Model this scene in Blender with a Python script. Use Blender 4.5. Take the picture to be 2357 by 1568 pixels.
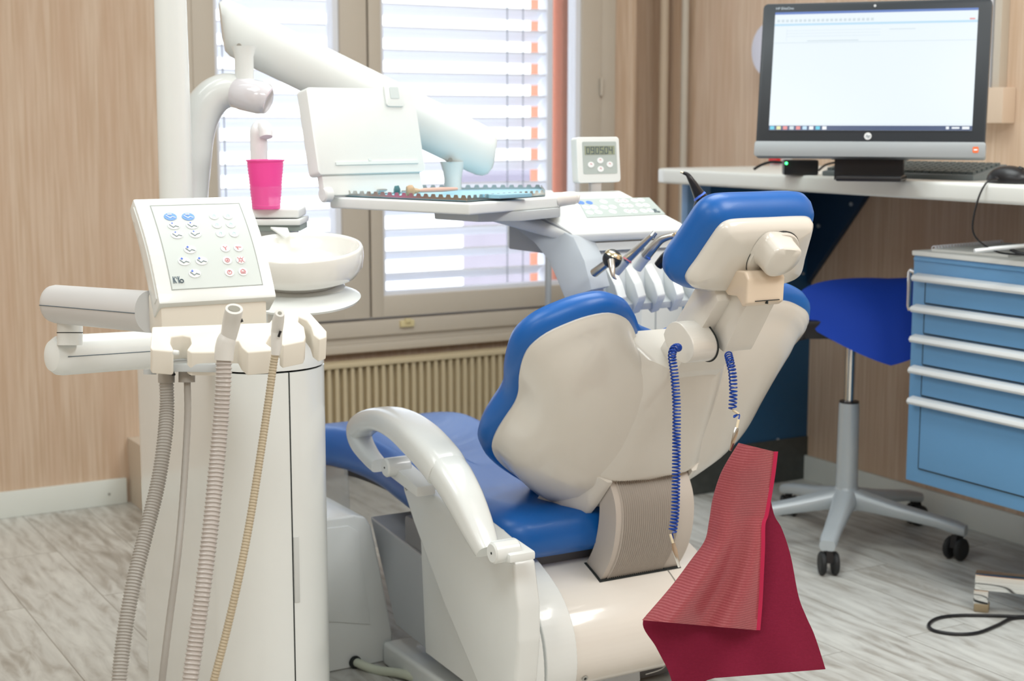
import bpy, bmesh, math, random
from mathutils import Vector as V, Matrix, Euler
random.seed(7)
S = bpy.context.scene
for o in list(bpy.data.objects): bpy.data.objects.remove(o)
COL = S.collection
# ---------------- camera ----------------
F = 3500.0; HC = 1.15; PITCH = math.atan(509 / F)
cam = bpy.data.cameras.new('camera'); camo = bpy.data.objects.new('camera', cam); COL.objects.link(camo)
cam.sensor_width = 36; cam.lens = F / 2357 * 36
camo.location = (0, 0, HC); camo.rotation_euler = Euler((math.pi / 2 - PITCH, 0, -math.radians(30)), 'XYZ')
cam.clip_start = .05
cam.dof.use_dof = True; cam.dof.focus_distance = 2.35; cam.dof.aperture_fstop = 6.3
S.camera = camo
# ---------------- light ----------------
S.view_settings.view_transform = 'Standard'; S.view_settings.look = 'None'; S.view_settings.gamma = 1
S.view_settings.use_curve_mapping = False; S.view_settings.exposure = 0.93
w = bpy.data.worlds.new('world'); S.world = w; w.use_nodes = True
bg = w.node_tree.nodes['Background']; bg.inputs[0].default_value = (.86, .93, 1, 1); bg.inputs[1].default_value = 1.65
def area(name, loc, size, power, col, rot=(0, 0, 0), sy=None):
    l = bpy.data.lights.new(name, 'AREA'); l.energy = power; l.color = col; l.size = size
    if sy: l.shape = 'RECTANGLE'; l.size_y = sy
    o = bpy.data.objects.new(name, l); COL.objects.link(o); o.location = loc; o.rotation_euler = rot
    return o
for lx, ly, le, lc in ((.1, 2.6, 11, (.93, 1, 1)), (2.0, 2.7, 13, (.93, 1, 1)), (.3, .1, 16, (.95, 1, 1)), (2.3, .7, 23, (.99, .99, .97)), (-1.3, 1.0, 12, (.98, 1, .97))):
    area('ceiling_fill_light', (lx, ly, 2.55), 1.1, le, lc, sy=1.1)  # unseen area lights under the ceiling, added and tuned as flat fill

# ---------------- camera geometry: a pixel's ray met with a real plane ----------------
FW = V((.5 * math.cos(PITCH), .8660254 * math.cos(PITCH), -math.sin(PITCH))); RT = V((.8660254, -.5, 0)); UP = RT.cross(FW)
C0 = V((0, 0, HC))
def ray(x, y): return FW + RT * ((x - 1178.5) / F) - UP * ((y - 784) / F)
def at(x, y, d): return C0 + ray(x, y) * d
def onpl(x, y, n, k):
    r = ray(x, y); n = V(n); return C0 + r * ((k - n.dot(C0)) / n.dot(r))
def ox(x, y, v): return onpl(x, y, (1, 0, 0), v)
def oy(x, y, v): return onpl(x, y, (0, 1, 0), v)
def oz(x, y, v): return onpl(x, y, (0, 0, 1), v)

# ---------------- materials ----------------
MT = {}
def mat(name, col=(.8, .8, .8), rough=.5, metal=0., coat=0., emit=None, estr=0., trans=0., alpha=1., noise=0., nscale=30., bump=0., bscale=200., ior=1.45):
    m = bpy.data.materials.new(name); m.use_nodes = True; nt = m.node_tree; b = nt.nodes['Principled BSDF']
    b.inputs['Base Color'].default_value = (*col, 1); b.inputs['Roughness'].default_value = rough
    b.inputs['Metallic'].default_value = metal; b.inputs['Coat Weight'].default_value = coat; b.inputs['IOR'].default_value = ior
    b.inputs['Transmission Weight'].default_value = trans; b.inputs['Alpha'].default_value = alpha
    if emit: b.inputs['Emission Color'].default_value = (*emit, 1); b.inputs['Emission Strength'].default_value = estr
    tc = nt.nodes.new('ShaderNodeTexCoord')
    n = nt.nodes.new('ShaderNodeTexNoise'); n.inputs['Scale'].default_value = nscale; n.inputs['Detail'].default_value = 4
    nt.links.new(tc.outputs['Object'], n.inputs['Vector'])
    mx = nt.nodes.new('ShaderNodeMix'); mx.data_type = 'RGBA'
    k = max(noise, .012)
    mx.inputs[6].default_value = (*[c * (1 - k) for c in col], 1); mx.inputs[7].default_value = (*[min(1, c * (1 + k)) for c in col], 1)
    nt.links.new(n.outputs['Fac'], mx.inputs[0]); nt.links.new(mx.outputs[2], b.inputs['Base Color'])
    if bump:
        n2 = nt.nodes.new('ShaderNodeTexNoise'); n2.inputs['Scale'].default_value = bscale
        nt.links.new(tc.outputs['Object'], n2.inputs['Vector'])
        bp = nt.nodes.new('ShaderNodeBump'); bp.inputs['Strength'].default_value = bump; bp.inputs['Distance'].default_value = .002
        nt.links.new(n2.outputs['Fac'], bp.inputs['Height']); nt.links.new(bp.outputs[0], b.inputs['Normal'])
    MT[name] = m; return m
white = mat('white_plastic', (.80, .83, .82), .22, coat=.3)
whitem = mat('white_matt_plastic', (.80, .83, .82), .38)
shellw = mat('shell_cream_white', (.74, .71, .65), .2, coat=.4)
cream = mat('cream_holder', (.80, .76, .68), .35)
greyp = mat('light_grey_plastic', (.52, .55, .56), .4)
coverg = mat('grey_cover', (.50, .53, .56), .3, coat=.2)
ribm = mat('ribbed_grey', (.55, .50, .45), .5)
hoseg = mat('hose_grey', (.37, .35, .32), .4)
hosey = mat('hose_yellowed', (.43, .36, .25), .45)
blue = mat('blue_vinyl', (.006, .115, .43), .36, coat=.06, bump=.08, bscale=900)
bluesad = mat('blue_fabric', (.0, .045, .42), .75, bump=.1, bscale=900)
navy = mat('desk_blue', (.022, .11, .24), .45)
navyd = mat('desk_navy', (.01, .035, .085), .5)
cabb = mat('cabinet_blue', (.14, .34, .60), .42, bump=.05, bscale=600)
alu = mat('brushed_silver', (.62, .65, .68), .32, metal=.5)
silv = mat('silver_paint', (.52, .57, .60), .35, metal=.2)
chrome = mat('chrome', (.82, .82, .80), .08, metal=1)
steel = mat('steel', (.55, .58, .58), .22, metal=1)
steeld = mat('steel_handpiece', (.6, .58, .54), .28, metal=.9)
gold = mat('pale_brass', (.75, .66, .45), .2, metal=.9)
black = mat('black_plastic', (.012, .012, .014), .35)
blackr = mat('black_rubber', (.02, .021, .022), .6)
darkg = mat('dark_gap', (.02, .025, .025), .7)
bezel = mat('bezel_black', (.03, .037, .045), .3)
deskw = mat('worktop_white', (.78, .80, .77), .35)
plinth = mat('dark_plinth', (.07, .075, .07), .6, noise=.3, nscale=40)
framem = mat('window_frame_paint', (.56, .50, .42), .4)
radm = mat('radiator_beige', (.60, .50, .33), .4)
orange = mat('orange_render', (.62, .23, .14), .9, noise=.1, nscale=60)
alw = mat('outer_white_metal', (.8, .82, .88), .5)
bldg = mat('neighbour_grey', (.30, .27, .32), .9, noise=.15, nscale=3)
pinkc = mat('pink_cup_plastic', (1, .09, .42), .3, alpha=.78)
cord = mat('cord_blue', (.004, .05, .33), .35)
tan = mat('rubber_tan', (.33, .26, .16), .7)
paper = mat('paper', (.82, .84, .82), .8)
panelg = mat('membrane_grey', (.45, .51, .49), .35)
panelg2 = mat('membrane_grey_light', (.68, .74, .73), .22, coat=.3)
btnw = mat('button_white', (.86, .89, .90), .3)
btnb = mat('button_blue', (.10, .24, .80), .3)
inkd = mat('ink_dark', (.10, .14, .17), .5)
inkb = mat('ink_blue', (.08, .2, .8), .5)
inkr = mat('ink_red', (.72, .2, .24), .5)
inkg = mat('ink_green', (.3, .66, .62), .5)
inkw = mat('ink_white', (.9, .9, .92), .5)
lcd = mat('lcd_green', (.30, .34, .24), .3)
pinki = mat('pink_handle', (.70, .42, .34), .4)
wood = mat('wood_tan', (.52, .36, .22), .5, noise=.3, nscale=80)
skyb = mat('tray_blue_mat', (.30, .55, .68), .4)
film = mat('clear_film', (.75, .77, .78), .15, alpha=.30)
glassm = mat('window_glass', (1, 1, 1), .0, alpha=.06)
orangest = mat('orange_sticker', (.9, .16, .04), .4)
greenl = mat('green_led', (.02, .8, .1), .4, emit=(.05, 1, .2), estr=3)
redp = mat('red_plug', (.7, .02, .02), .4)
screen = mat('screen_white', (.1, .1, .1), .2, emit=(.80, .90, .97), estr=.47)
def scol(n, c, s=.5): return mat(n, (.05, .05, .05), .2, emit=c, estr=s)
scr_blue = scol('screen_blue', (.10, .20, .55)); scr_dark = scol('screen_taskbar', (.015, .05, .16)); scr_lb = scol('screen_pale_blue', (.50, .74, .92))
scr_gr = scol('screen_grey', (.62, .72, .78)); scr_cy = scol('screen_cyan', (.1, .6, .8)); scr_ye = scol('screen_yellow', (.8, .8, .4)); scr_rd = scol('screen_red', (.8, .25, .25)); scr_w = scol('screen_pure_white', (.9, .95, 1))

def streaks(name, c1, c2, c3, horiz=False):
    m = bpy.data.materials.new(name); m.use_nodes = True; nt = m.node_tree; b = nt.nodes['Principled BSDF']; L = nt.links.new
    tc = nt.nodes.new('ShaderNodeTexCoord'); mp = nt.nodes.new('ShaderNodeMapping'); mp.inputs['Scale'].default_value = (1, 1, .035)
    L(tc.outputs['Object'], mp.inputs[0])
    n1 = nt.nodes.new('ShaderNodeTexNoise'); n1.inputs['Scale'].default_value = 110; n1.inputs['Detail'].default_value = 5; L(mp.outputs[0], n1.inputs[0])
    n2 = nt.nodes.new('ShaderNodeTexNoise'); n2.inputs['Scale'].default_value = 16; n2.inputs['Detail'].default_value = 3; L(mp.outputs[0], n2.inputs[0])
    r1 = nt.nodes.new('ShaderNodeValToRGB'); r1.color_ramp.elements[0].position = .36; r1.color_ramp.elements[1].position = .64
    r1.color_ramp.elements[0].color = (*c1, 1); r1.color_ramp.elements[1].color = (*c2, 1); L(n1.outputs['Fac'], r1.inputs[0])
    mx = nt.nodes.new('ShaderNodeMix'); mx.data_type = 'RGBA'; mx.inputs[7].default_value = (*c3, 1)
    mr = nt.nodes.new('ShaderNodeMapRange'); mr.inputs[1].default_value = .42; mr.inputs[2].default_value = .7; mr.inputs[4].default_value = .5; L(n2.outputs['Fac'], mr.inputs[0])
    L(mr.outputs[0], mx.inputs[0]); L(r1.outputs[0], mx.inputs[6]); L(mx.outputs[2], b.inputs['Base Color'])
    b.inputs['Roughness'].default_value = .65
    bp = nt.nodes.new('ShaderNodeBump'); bp.inputs['Strength'].default_value = .12; bp.inputs['Distance'].default_value = .003; L(n1.outputs['Fac'], bp.inputs['Height']); L(bp.outputs[0], b.inputs['Normal'])
    return m
wallm = streaks('wallpaper', (.57, .41, .285), (.67, .52, .395), (.56, .38, .26))

def floormat():
    m = bpy.data.materials.new('vinyl_wood_floor'); m.use_nodes = True; nt = m.node_tree; b = nt.nodes['Principled BSDF']; L = nt.links.new
    tc = nt.nodes.new('ShaderNodeTexCoord'); mp = nt.nodes.new('ShaderNodeMapping'); mp.inputs['Rotation'].default_value = (0, 0, math.pi / 2)
    L(tc.outputs['Object'], mp.inputs[0])
    br = nt.nodes.new('ShaderNodeTexBrick'); br.inputs['Scale'].default_value = 1; br.offset = .37
    br.inputs['Brick Width'].default_value = 1.2; br.inputs['Row Height'].default_value = .185; br.inputs['Mortar Size'].default_value = .0012; br.inputs['Mortar Smooth'].default_value = .3
    br.inputs['Color1'].default_value = (.2, .2, .2, 1); br.inputs['Color2'].default_value = (.9, .9, .9, 1); br.inputs['Mortar'].default_value = (.0, .0, .0, 1)
    L(mp.outputs[0], br.inputs[0])
    ad = nt.nodes.new('ShaderNodeVectorMath'); ad.operation = 'MULTIPLY_ADD'; ad.inputs[1].default_value = (7, 7, 7)
    L(br.outputs['Color'], ad.inputs[0]); L(mp.outputs[0], ad.inputs[2])
    mp2 = nt.nodes.new('ShaderNodeMapping'); mp2.inputs['Scale'].default_value = (.22, 1, 1); L(ad.outputs[0], mp2.inputs[0])
    g = nt.nodes.new('ShaderNodeTexNoise'); g.inputs['Scale'].default_value = 26; g.inputs['Detail'].default_value = 8; g.inputs['Roughness'].default_value = .62; g.inputs['Distortion'].default_value = .9; L(mp2.outputs[0], g.inputs[0])
    g2 = nt.nodes.new('ShaderNodeTexNoise'); g2.inputs['Scale'].default_value = 5.5; g2.inputs['Detail'].default_value = 4; g2.inputs['Distortion'].default_value = .8; L(mp2.outputs[0], g2.inputs[0])
    wv = nt.nodes.new('ShaderNodeTexWave'); wv.bands_direction = 'Y'; wv.inputs['Scale'].default_value = 9; wv.inputs['Distortion'].default_value = 9; wv.inputs['Detail'].default_value = 3; wv.inputs['Detail Scale'].default_value = 1.2; L(mp2.outputs[0], wv.inputs[0])
    a1 = nt.nodes.new('ShaderNodeMath'); a1.operation = 'MULTIPLY_ADD'; a1.inputs[1].default_value = .62; L(g.outputs['Fac'], a1.inputs[0])
    a2 = nt.nodes.new('ShaderNodeMath'); a2.operation = 'MULTIPLY'; a2.inputs[1].default_value = .38; L(g2.outputs['Fac'], a2.inputs[0]); L(a2.outputs[0], a1.inputs[2])
    a3 = nt.nodes.new('ShaderNodeMath'); a3.operation = 'MULTIPLY_ADD'; a3.inputs[1].default_value = .07; L(wv.outputs['Fac'], a3.inputs[0]); L(a1.outputs[0], a3.inputs[2])
    rp = nt.nodes.new('ShaderNodeValToRGB'); e = rp.color_ramp.elements
    e[0].position = .30; e[0].color = (.25, .225, .195, 1); e[1].position = .66; e[1].color = (.68, .68, .64, 1)
    x = e.new(.44); x.color = (.43, .41, .37, 1); x = e.new(.54); x.color = (.57, .565, .53, 1)
    L(a3.outputs[0], rp.inputs[0])
    mx = nt.nodes.new('ShaderNodeMix'); mx.data_type = 'RGBA'; mx.blend_type = 'MULTIPLY'; mx.inputs[7].default_value = (.45, .42, .38, 1); L(br.outputs['Fac'], mx.inputs[0]); L(rp.outputs[0], mx.inputs[6])
    L(mx.outputs[2], b.inputs['Base Color']); b.inputs['Roughness'].default_value = .42
    return m
floorm = floormat()

def bibmat(name, c1, c2, sc, coat, rough):
    m = bpy.data.materials.new(name); m.use_nodes = True; nt = m.node_tree; b = nt.nodes['Principled BSDF']; L = nt.links.new
    tc = nt.nodes.new('ShaderNodeTexCoord'); wv = nt.nodes.new('ShaderNodeTexWave'); wv.bands_direction = 'Z'; wv.inputs['Scale'].default_value = sc; wv.inputs['Distortion'].default_value = .12
    L(tc.outputs['Object'], wv.inputs[0])
    n = nt.nodes.new('ShaderNodeTexNoise'); n.inputs['Scale'].default_value = 260; n.inputs['Detail'].default_value = 3; L(tc.outputs['Object'], n.inputs[0])
    mu = nt.nodes.new('ShaderNodeMath'); mu.operation = 'MULTIPLY'; L(wv.outputs['Fac'], mu.inputs[0]); L(n.outputs['Fac'], mu.inputs[1])
    mx = nt.nodes.new('ShaderNodeMix'); mx.data_type = 'RGBA'; mx.inputs[6].default_value = (*c1, 1); mx.inputs[7].default_value = (*c2, 1); L(mu.outputs[0], mx.inputs[0])
    L(mx.outputs[2], b.inputs['Base Color']); b.inputs['Roughness'].default_value = rough; b.inputs['Coat Weight'].default_value = coat; b.inputs['Coat Roughness'].default_value = .25
    bp = nt.nodes.new('ShaderNodeBump'); bp.inputs['Strength'].default_value = .22; bp.inputs['Distance'].default_value = .001; L(wv.outputs['Fac'], bp.inputs['Height']); L(bp.outputs[0], b.inputs['Normal'])
    return m
bibf = bibmat('bib_film_side', (.31, .05, .065), (.46, .12, .14), 75, .3, .4)
bibb = bibmat('bib_paper_side', (.19, .0, .025), (.27, .006, .05), 300, 0, .9)
bibt = mat('bib_trim', (.50, .01, .07), .5)

# ---------------- mesh builder ----------------
def catmull(pts, n):
    pts = [V(p) for p in pts]
    if n < 2 or len(pts) < 3: return pts
    out = []
    for i in range(len(pts) - 1):
        p0 = pts[max(i - 1, 0)]; p1 = pts[i]; p2 = pts[i + 1]; p3 = pts[min(i + 2, len(pts) - 1)]
        for k in range(n):
            t = k / n
            out.append(.5 * ((2 * p1) + (p2 - p0) * t + (2 * p0 - 5 * p1 + 4 * p2 - p3) * t * t + (3 * p1 - p0 - 3 * p2 + p3) * t ** 3))
    out.append(pts[-1]); return out
def lerplist(r, n):
    m = len(r); out = []
    for i in range(n):
        t = i / (n - 1) * (m - 1); k = min(int(t), m - 2); out.append(r[k] + (r[k + 1] - r[k]) * (t - k))
    return out
class MB:
    def __init__(s): s.bm = bmesh.new()
    def add(s, bm):
        me = bpy.data.meshes.new('t'); bm.to_mesh(me); bm.free(); s.bm.from_mesh(me); bpy.data.meshes.remove(me); return s
    def prism(s, pts, vec, bev=0., seg=2):
        b = bmesh.new(); vec = V(vec); a = [b.verts.new(V(p)) for p in pts]; c = [b.verts.new(V(p) + vec) for p in pts]
        n = len(pts); b.faces.new(a); b.faces.new(c[::-1])
        for i in range(n): b.faces.new((a[i], c[i], c[(i + 1) % n], a[(i + 1) % n]))
        bmesh.ops.recalc_face_normals(b, faces=b.faces)
        if bev: bmesh.ops.bevel(b, geom=[e for e in b.edges], offset=bev, segments=seg, affect='EDGES', profile=.6, clamp_overlap=True)
        return s.add(b)
    def box(s, c, d, bev=0., R=None, seg=2):
        hx, hy, hz = [q / 2 for q in d]; R = R or Matrix.Identity(3); c = V(c)
        pts = [c + R @ V(p) for p in ((-hx, -hy, -hz), (hx, -hy, -hz), (hx, hy, -hz), (-hx, hy, -hz))]
        return s.prism(pts, R @ V((0, 0, 2 * hz)), bev, seg)
    def bb(s, x0, x1, y0, y1, z0, z1, bev=0., seg=2): return s.box(((x0 + x1) / 2, (y0 + y1) / 2, (z0 + z1) / 2), (x1 - x0, y1 - y0, z1 - z0), bev, None, seg)
    def rings(s, rs, cap=True, closed=False):
        b = s.bm; vs = [[b.verts.new(V(p)) for p in r] for r in rs]; n = len(vs[0]); fs = []
        m = len(vs)
        for i in range(m if closed else m - 1):
            A, B = vs[i], vs[(i + 1) % m]
            for j in range(n): fs.append(b.faces.new((A[j], A[(j + 1) % n], B[(j + 1) % n], B[j])))
        if cap and not closed: fs.append(b.faces.new(vs[0][::-1])); fs.append(b.faces.new(vs[-1]))
        bmesh.ops.recalc_face_normals(b, faces=fs); return s
    def tube(s, pts, r, seg=16, sm=0, cap=True, flat=None, nrm=None, sq=2.):
        """r: number or list along the path; flat: second radius (oval), nrm: its axis"""
        P = catmull(pts, sm); n = len(P)
        R = lerplist(r, n) if isinstance(r, (list, tuple)) else [r] * n
        Q = (lerplist(flat, n) if isinstance(flat, (list, tuple)) else [flat] * n) if flat is not None else R
        rs = []; up = V(nrm) if nrm else None
        for i in range(n):
            t = (P[min(i + 1, n - 1)] - P[max(i - 1, 0)]).normalized()
            if up is None: up = V((0, 0, 1)) if abs(t.z) < .8 else V((1, 0, 0))
            base = V(nrm) if nrm else up
            x = (base - t * base.dot(t)).normalized(); y = t.cross(x); up = x
            pw = lambda q: math.copysign(abs(q) ** (2 / sq), q)
            rs.append([P[i] + x * Q[i] * pw(math.cos(a)) + y * R[i] * pw(math.sin(a)) for a in [2 * math.pi * k / seg for k in range(seg)]])
        return s.rings(rs, cap)
    def lathe(s, prof, o, axis=(0, 0, 1), seg=32, cap=True, sx=1., xdir=None):
        o = V(o); z = V(axis).normalized(); x = V(xdir) if xdir else (V((1, 0, 0)) if abs(z.x) < .8 else V((0, 1, 0))); x = (x - z * x.dot(z)).normalized(); y = z.cross(x)
        return s.rings([[o + z * h + x * r * sx * math.cos(a) + y * r * math.sin(a) for a in [2 * math.pi * k / seg for k in range(seg)]] for r, h in prof], cap)
    def cyl(s, a, b, r, seg=24, r2=None, bev=0.):
        a = V(a); b = V(b); L = (b - a).length; r2 = r if r2 is None else r2; e = bev
        pr = [(r - e, 0), (r, e), (r2, L - e), (r2 - e, L)] if e else [(r, 0), (r2, L)]
        return s.lathe(pr, a, (b - a), seg)
    def ball(s, c, r, seg=20, sc=(1, 1, 1)):
        b = bmesh.new(); bmesh.ops.create_uvsphere(b, u_segments=seg, v_segments=seg // 2, radius=r)
        for v in b.verts: v.co = V((v.co.x * sc[0], v.co.y * sc[1], v.co.z * sc[2])) + V(c)
        return s.add(b)
    def face(s, pts): s.bm.faces.new([s.bm.verts.new(V(p)) for p in pts]); return s
    def obj(s, name, m, parent=None, label=None, cat=None, group=None, kind=None, sharp=38):
        bm = s.bm; root = None
        for f in bm.faces: f.smooth = True
        ca = math.cos(math.radians(sharp)); bm.normal_update()
        for e in bm.edges:
            e.smooth = not (len(e.link_faces) == 2 and e.link_faces[0].normal.dot(e.link_faces[1].normal) < ca)
        me = bpy.data.meshes.new(name); bm.to_mesh(me); bm.free(); me.materials.append(m)
        o = bpy.data.objects.new(name, me); COL.objects.link(o)
        if parent is not None:
            o.parent = parent
            if parent.type == 'EMPTY': o.location = -parent.location
        tag(o, label, cat, group, kind); return o
def tag(o, label=None, cat=None, group=None, kind=None):
    for k, v in (('label', label), ('category', cat), ('group', group), ('kind', kind)):
        if v: o[k] = v
def thing(name, loc, label, cat, group=None):
    o = bpy.data.objects.new(name, None); COL.objects.link(o); o.location = V(loc); o.empty_display_size = .05; tag(o, label, cat, group); return o
def copy_tree(o, parent=None):
    c = o.copy(); COL.objects.link(c)
    if parent: c.parent = parent
    for ch in [x for x in bpy.data.objects if x.parent == o]: copy_tree(ch, c)
    return c
class Pl:                                    # a flat local frame for faces, buttons, marks
    def __init__(s, o, u, v): s.o = V(o); s.u = V(u).normalized(); s.v = (V(v) - s.u * V(v).dot(s.u)).normalized(); s.n = s.u.cross(s.v)
    def __call__(s, a, b, c=0.): return s.o + s.u * a + s.v * b + s.n * c
    def rect(s, m, a0, a1, b0, b1, c=0., th=.0006): return m.prism([s(a0, b0, c), s(a1, b0, c), s(a1, b1, c), s(a0, b1, c)], s.n * th)
    def ell(s, m, a, b, ra, rb, c=0., th=.0006, n=28): return m.prism([s(a + ra * math.cos(t), b + rb * math.sin(t), c) for t in [2 * math.pi * k / n for k in range(n)]], s.n * th)
    def line(s, m, pts, wd, c=0., th=.0005):
        for (a0, b0), (a1, b1) in zip(pts, pts[1:]):
            d = V((a1 - a0, b1 - b0)); L = d.length
            if L < 1e-6: continue
            d /= L; px, py = -d.y * wd / 2, d.x * wd / 2; ex, ey = d.x * wd * .3, d.y * wd * .3
            m.prism([s(a0 - px - ex, b0 - py - ey, c), s(a1 - px + ex, b1 - py + ey, c), s(a1 + px + ex, b1 + py + ey, c), s(a0 + px - ex, b0 + py - ey, c)], s.n * th)
        return m
    def rrect(s, a0, a1, b0, b1, r, c=0., n=5):
        out = []
        for (ca, cb, t0) in ((a1 - r, b0 + r, -90), (a1 - r, b1 - r, 0), (a0 + r, b1 - r, 90), (a0 + r, b0 + r, 180)):
            for k in range(n + 1):
                t = math.radians(t0 + 90 * k / n); out.append(s(ca + r * math.cos(t), cb + r * math.sin(t), c))
        return out
def textmesh(P, txt, a, b, size, c, m, name, parent, shear=0.):
    cu = bpy.data.curves.new('t', 'FONT'); cu.body = txt; cu.size = size; cu.extrude = .0002; cu.shear = shear; cu.align_x = 'CENTER'; cu.align_y = 'CENTER'
    t = bpy.data.objects.new('t', cu); COL.objects.link(t); bpy.context.view_layer.update()
    me = bpy.data.meshes.new_from_object(t); bpy.data.objects.remove(t)
    for v in me.vertices: v.co = P(a + v.co.x, b + v.co.y, c + v.co.z)
    me.materials.clear(); me.materials.append(m); me.name = name
    o = bpy.data.objects.new(name, me); COL.objects.link(o); o.parent = parent
    if parent.type == 'EMPTY': o.location = -parent.location
    return o
def ST(name, mb, m, parent=None, label=None): return mb.obj(name, m, parent, kind=None if parent else 'structure', label=label)

# ================= THE ROOM =================
YW, XR = 4.48, 3.23
WX0, WX1, WZ0, WZ1 = 1.46, 2.97, .475, 2.15
ST('floor', MB().bb(-2.2, 3.5, -2.2, 4.8, -.05, 0), floorm)
ST('ceiling', MB().bb(-2.2, 3.5, -2.2, 4.8, 2.6, 2.65), mat('ceiling_white', (.8, .79, .76), .9))
m = MB(); m.bb(-2.2, WX0, YW, YW + .1, 0, 2.6); m.bb(WX0, WX1, YW, YW + .1, 0, WZ0 - .04); m.bb(WX0, WX1, YW, YW + .1, WZ1, 2.6); m.bb(WX1, 3.085, YW, YW + .1, 0, 2.6)
m.bb(3.085, 3.5, YW + .1, YW + .2, 0, 2.6); ST('wall_back', m, wallm)
ST('wall_right', MB().bb(XR, XR + .1, -2.2, YW + .1, 0, 2.6), wallm)
ST('wall_left', MB().bb(-2.3, -2.2, -2.2, 4.6, 0, 2.6), wallm)
ST('wall_front', MB().bb(-2.2, 3.4, -2.3, -2.2, 0, 2.6), wallm)
skm = mat('skirting', (.76, .79, .75), .45)
bbk = ST('baseboard_back', MB().bb(-2.2, 1.235, YW - .014, YW, 0, .078, .003), skm)
m = MB()
for x in (.35, 1.18): m.cyl((x, YW - .0145, .035), (x, YW - .016, .035), .004, 10)
m.obj('nail_head', mat('nail_grey', (.35, .35, .33), .5), bbk)
ST('baseboard_right', MB().bb(XR - .014, XR, -2.2, 3.69, 0, .078, .003), skm)

# window
wn = ST('window_1', MB().bb(WX0, WX1, YW - .02, YW + .06, WZ0 - .05, WZ0 - .0, .004), framem)
fy0, fy1 = YW - .012, YW + .05
m = MB(); m.bb(WX0 - .02, WX0 + .02, fy0 - .008, fy1, WZ0 - .05, WZ1 + .02, .003); m.bb(2.93, WX1 + .02, fy0 - .008, fy1, WZ0 - .05, WZ1 + .02, .003); m.bb(WX0, WX1, fy0 - .008, fy1, WZ1 - .03, WZ1 + .02, .003)
m.bb(WX0 - .02, WX1 + .02, fy0 - .018, fy1, WZ0 - .02, WZ0 + .03, .003)
m.obj('window_frame', framem, wn)
for i, (x0, x1, gl, gr) in enumerate(((1.476, 2.044, 1.545, 1.952), (2.05, 2.93, 2.094, 2.85))):
    m = MB(); zb, zt, gb, gt = .513, 2.13, .582, 2.06
    m.bb(x0, gl, fy0 - .012, fy1 - .01, zb, zt, .004); m.bb(gr, x1, fy0 - .012, fy1 - .01, zb, zt, .004); m.bb(gl - .004, gr + .004, fy0 - .0115, fy1 - .01, zb, gb, .004); m.bb(gl - .004, gr + .004, fy0 - .0115, fy1 - .01, gt, zt, .004)
    cs = m.obj('casement_frame', framem, wn)
    m = MB(); e = .012
    m.bb(gl, gl + e, fy0, fy1 - .012, gb, gt); m.bb(gr - e * 1.6, gr, fy0, fy1 - .012, gb, gt); m.bb(gl + e, gr - e * 1.6, fy0 + .001, fy1 - .013, gb, gb + e)
    m.obj('glazing_bead', alw, cs, 'pale metal glazing bead')
    MB().bb(gl, gr, YW + .012, YW + .018, gb, gt).obj('pane', glassm, cs)
MB().cyl((2.925, fy0 - .02, 1.23), (2.925, fy0 - .02, 1.29), .006, 12, bev=.002).obj('hinge', framem, wn)
m = MB(); m.bb(2.145, 2.195, YW - .04, YW - .022, .478, .500, .003); m.bb(2.16, 2.18, YW - .045, YW - .035, .492, .506, .002); m.obj('catch', mat('catch_cream', (.70, .60, .34), .4), wn, 'small cream window catch')
# moulded sill apron below the window
m = MB(); m.bb(1.40, 2.99, YW - .036, YW, .405, .432, .004); m.bb(1.40, 2.99, YW - .028, YW, .432, WZ0 - .045, .003); ST('trim_1', m, framem)

# recess with pipes at the corner, rounded wall edge
m = MB(); m.lathe([(.022, 0), (.022, 2.6)], (3.075, YW + .012, 0), seg=24); ST('trim_2', m, wallm)
for x, r, lb in ((3.195, .017, 'beige vertical heating pipe in the corner, the one nearer the window'), (3.205, .013, 'thinner beige heating pipe beside the desk end, right one of the pair')):
    yy = YW - .02 if r > .015 else YW - .13
    m = MB(); m.cyl((x, yy, 0), (x, yy, 2.6), r)
    m.obj('heating_pipe', framem if r < .015 else mat('pipe_beige', (.60, .48, .36), .4), label=lb, cat='pipe', group='corner heating pipes')

# outside: reveal, blind, neighbouring building
ST('trim_3', MB().bb(2.86, 3.3, YW + .12, YW + .34, .3, 2.4), orange)
ST('trim_4', MB().bb(1.2, 2.86, YW + .1, YW + .36, .47, .53, .004), alw)
bl = thing('exterior_blind', (2.15, YW + .16, .53), 'white slatted venetian blind hanging outside the window', 'blind')
slat = mat('slat_white', (.80, .82, .88), .45)
m = MB(); z = .62
while z < 2.35:
    P = []; hw, rise = .036, .006
    R = Matrix.Rotation(math.radians(-26), 3, 'X')
    prof = [(-hw, .005), (-hw, -.001), (-hw * .8, 0), (-hw * .3, rise), (hw * .3, rise), (hw * .8, 0), (hw, -.001), (hw, .005), (hw * .8, .0015), (hw * .3, rise + .0015), (-hw * .3, rise + .0015), (-hw * .8, .0015)]
    m.prism([V((1.44, YW + .16, z)) + R @ V((0, a, b)) for a, b in prof], (1.36, 0, 0)); z += .074
m.obj('slats', slat, bl)
for x in (1.62, 2.10, 2.64): MB().cyl((x, YW + .125, .55), (x, YW + .125, 2.4), .0022, 6).obj('ladder_cord', mat('cord_grey', (.25, .30, .38), .7), bl)
MB().cyl((2.70, YW + .12, .55), (2.70, YW + .12, 2.4), .002, 6).obj('ladder_cord', MT['cord_grey'], bl)
for x in (1.425, 2.815): MB().bb(x - .012, x + .012, YW + .13, YW + .19, .53, 2.4, .002).obj('guide_rail', alw, bl)
MB().bb(1.44, 2.80, YW + .135, YW + .185, .545, .565, .003).obj('bottom_rail', slat, bl)
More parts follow.
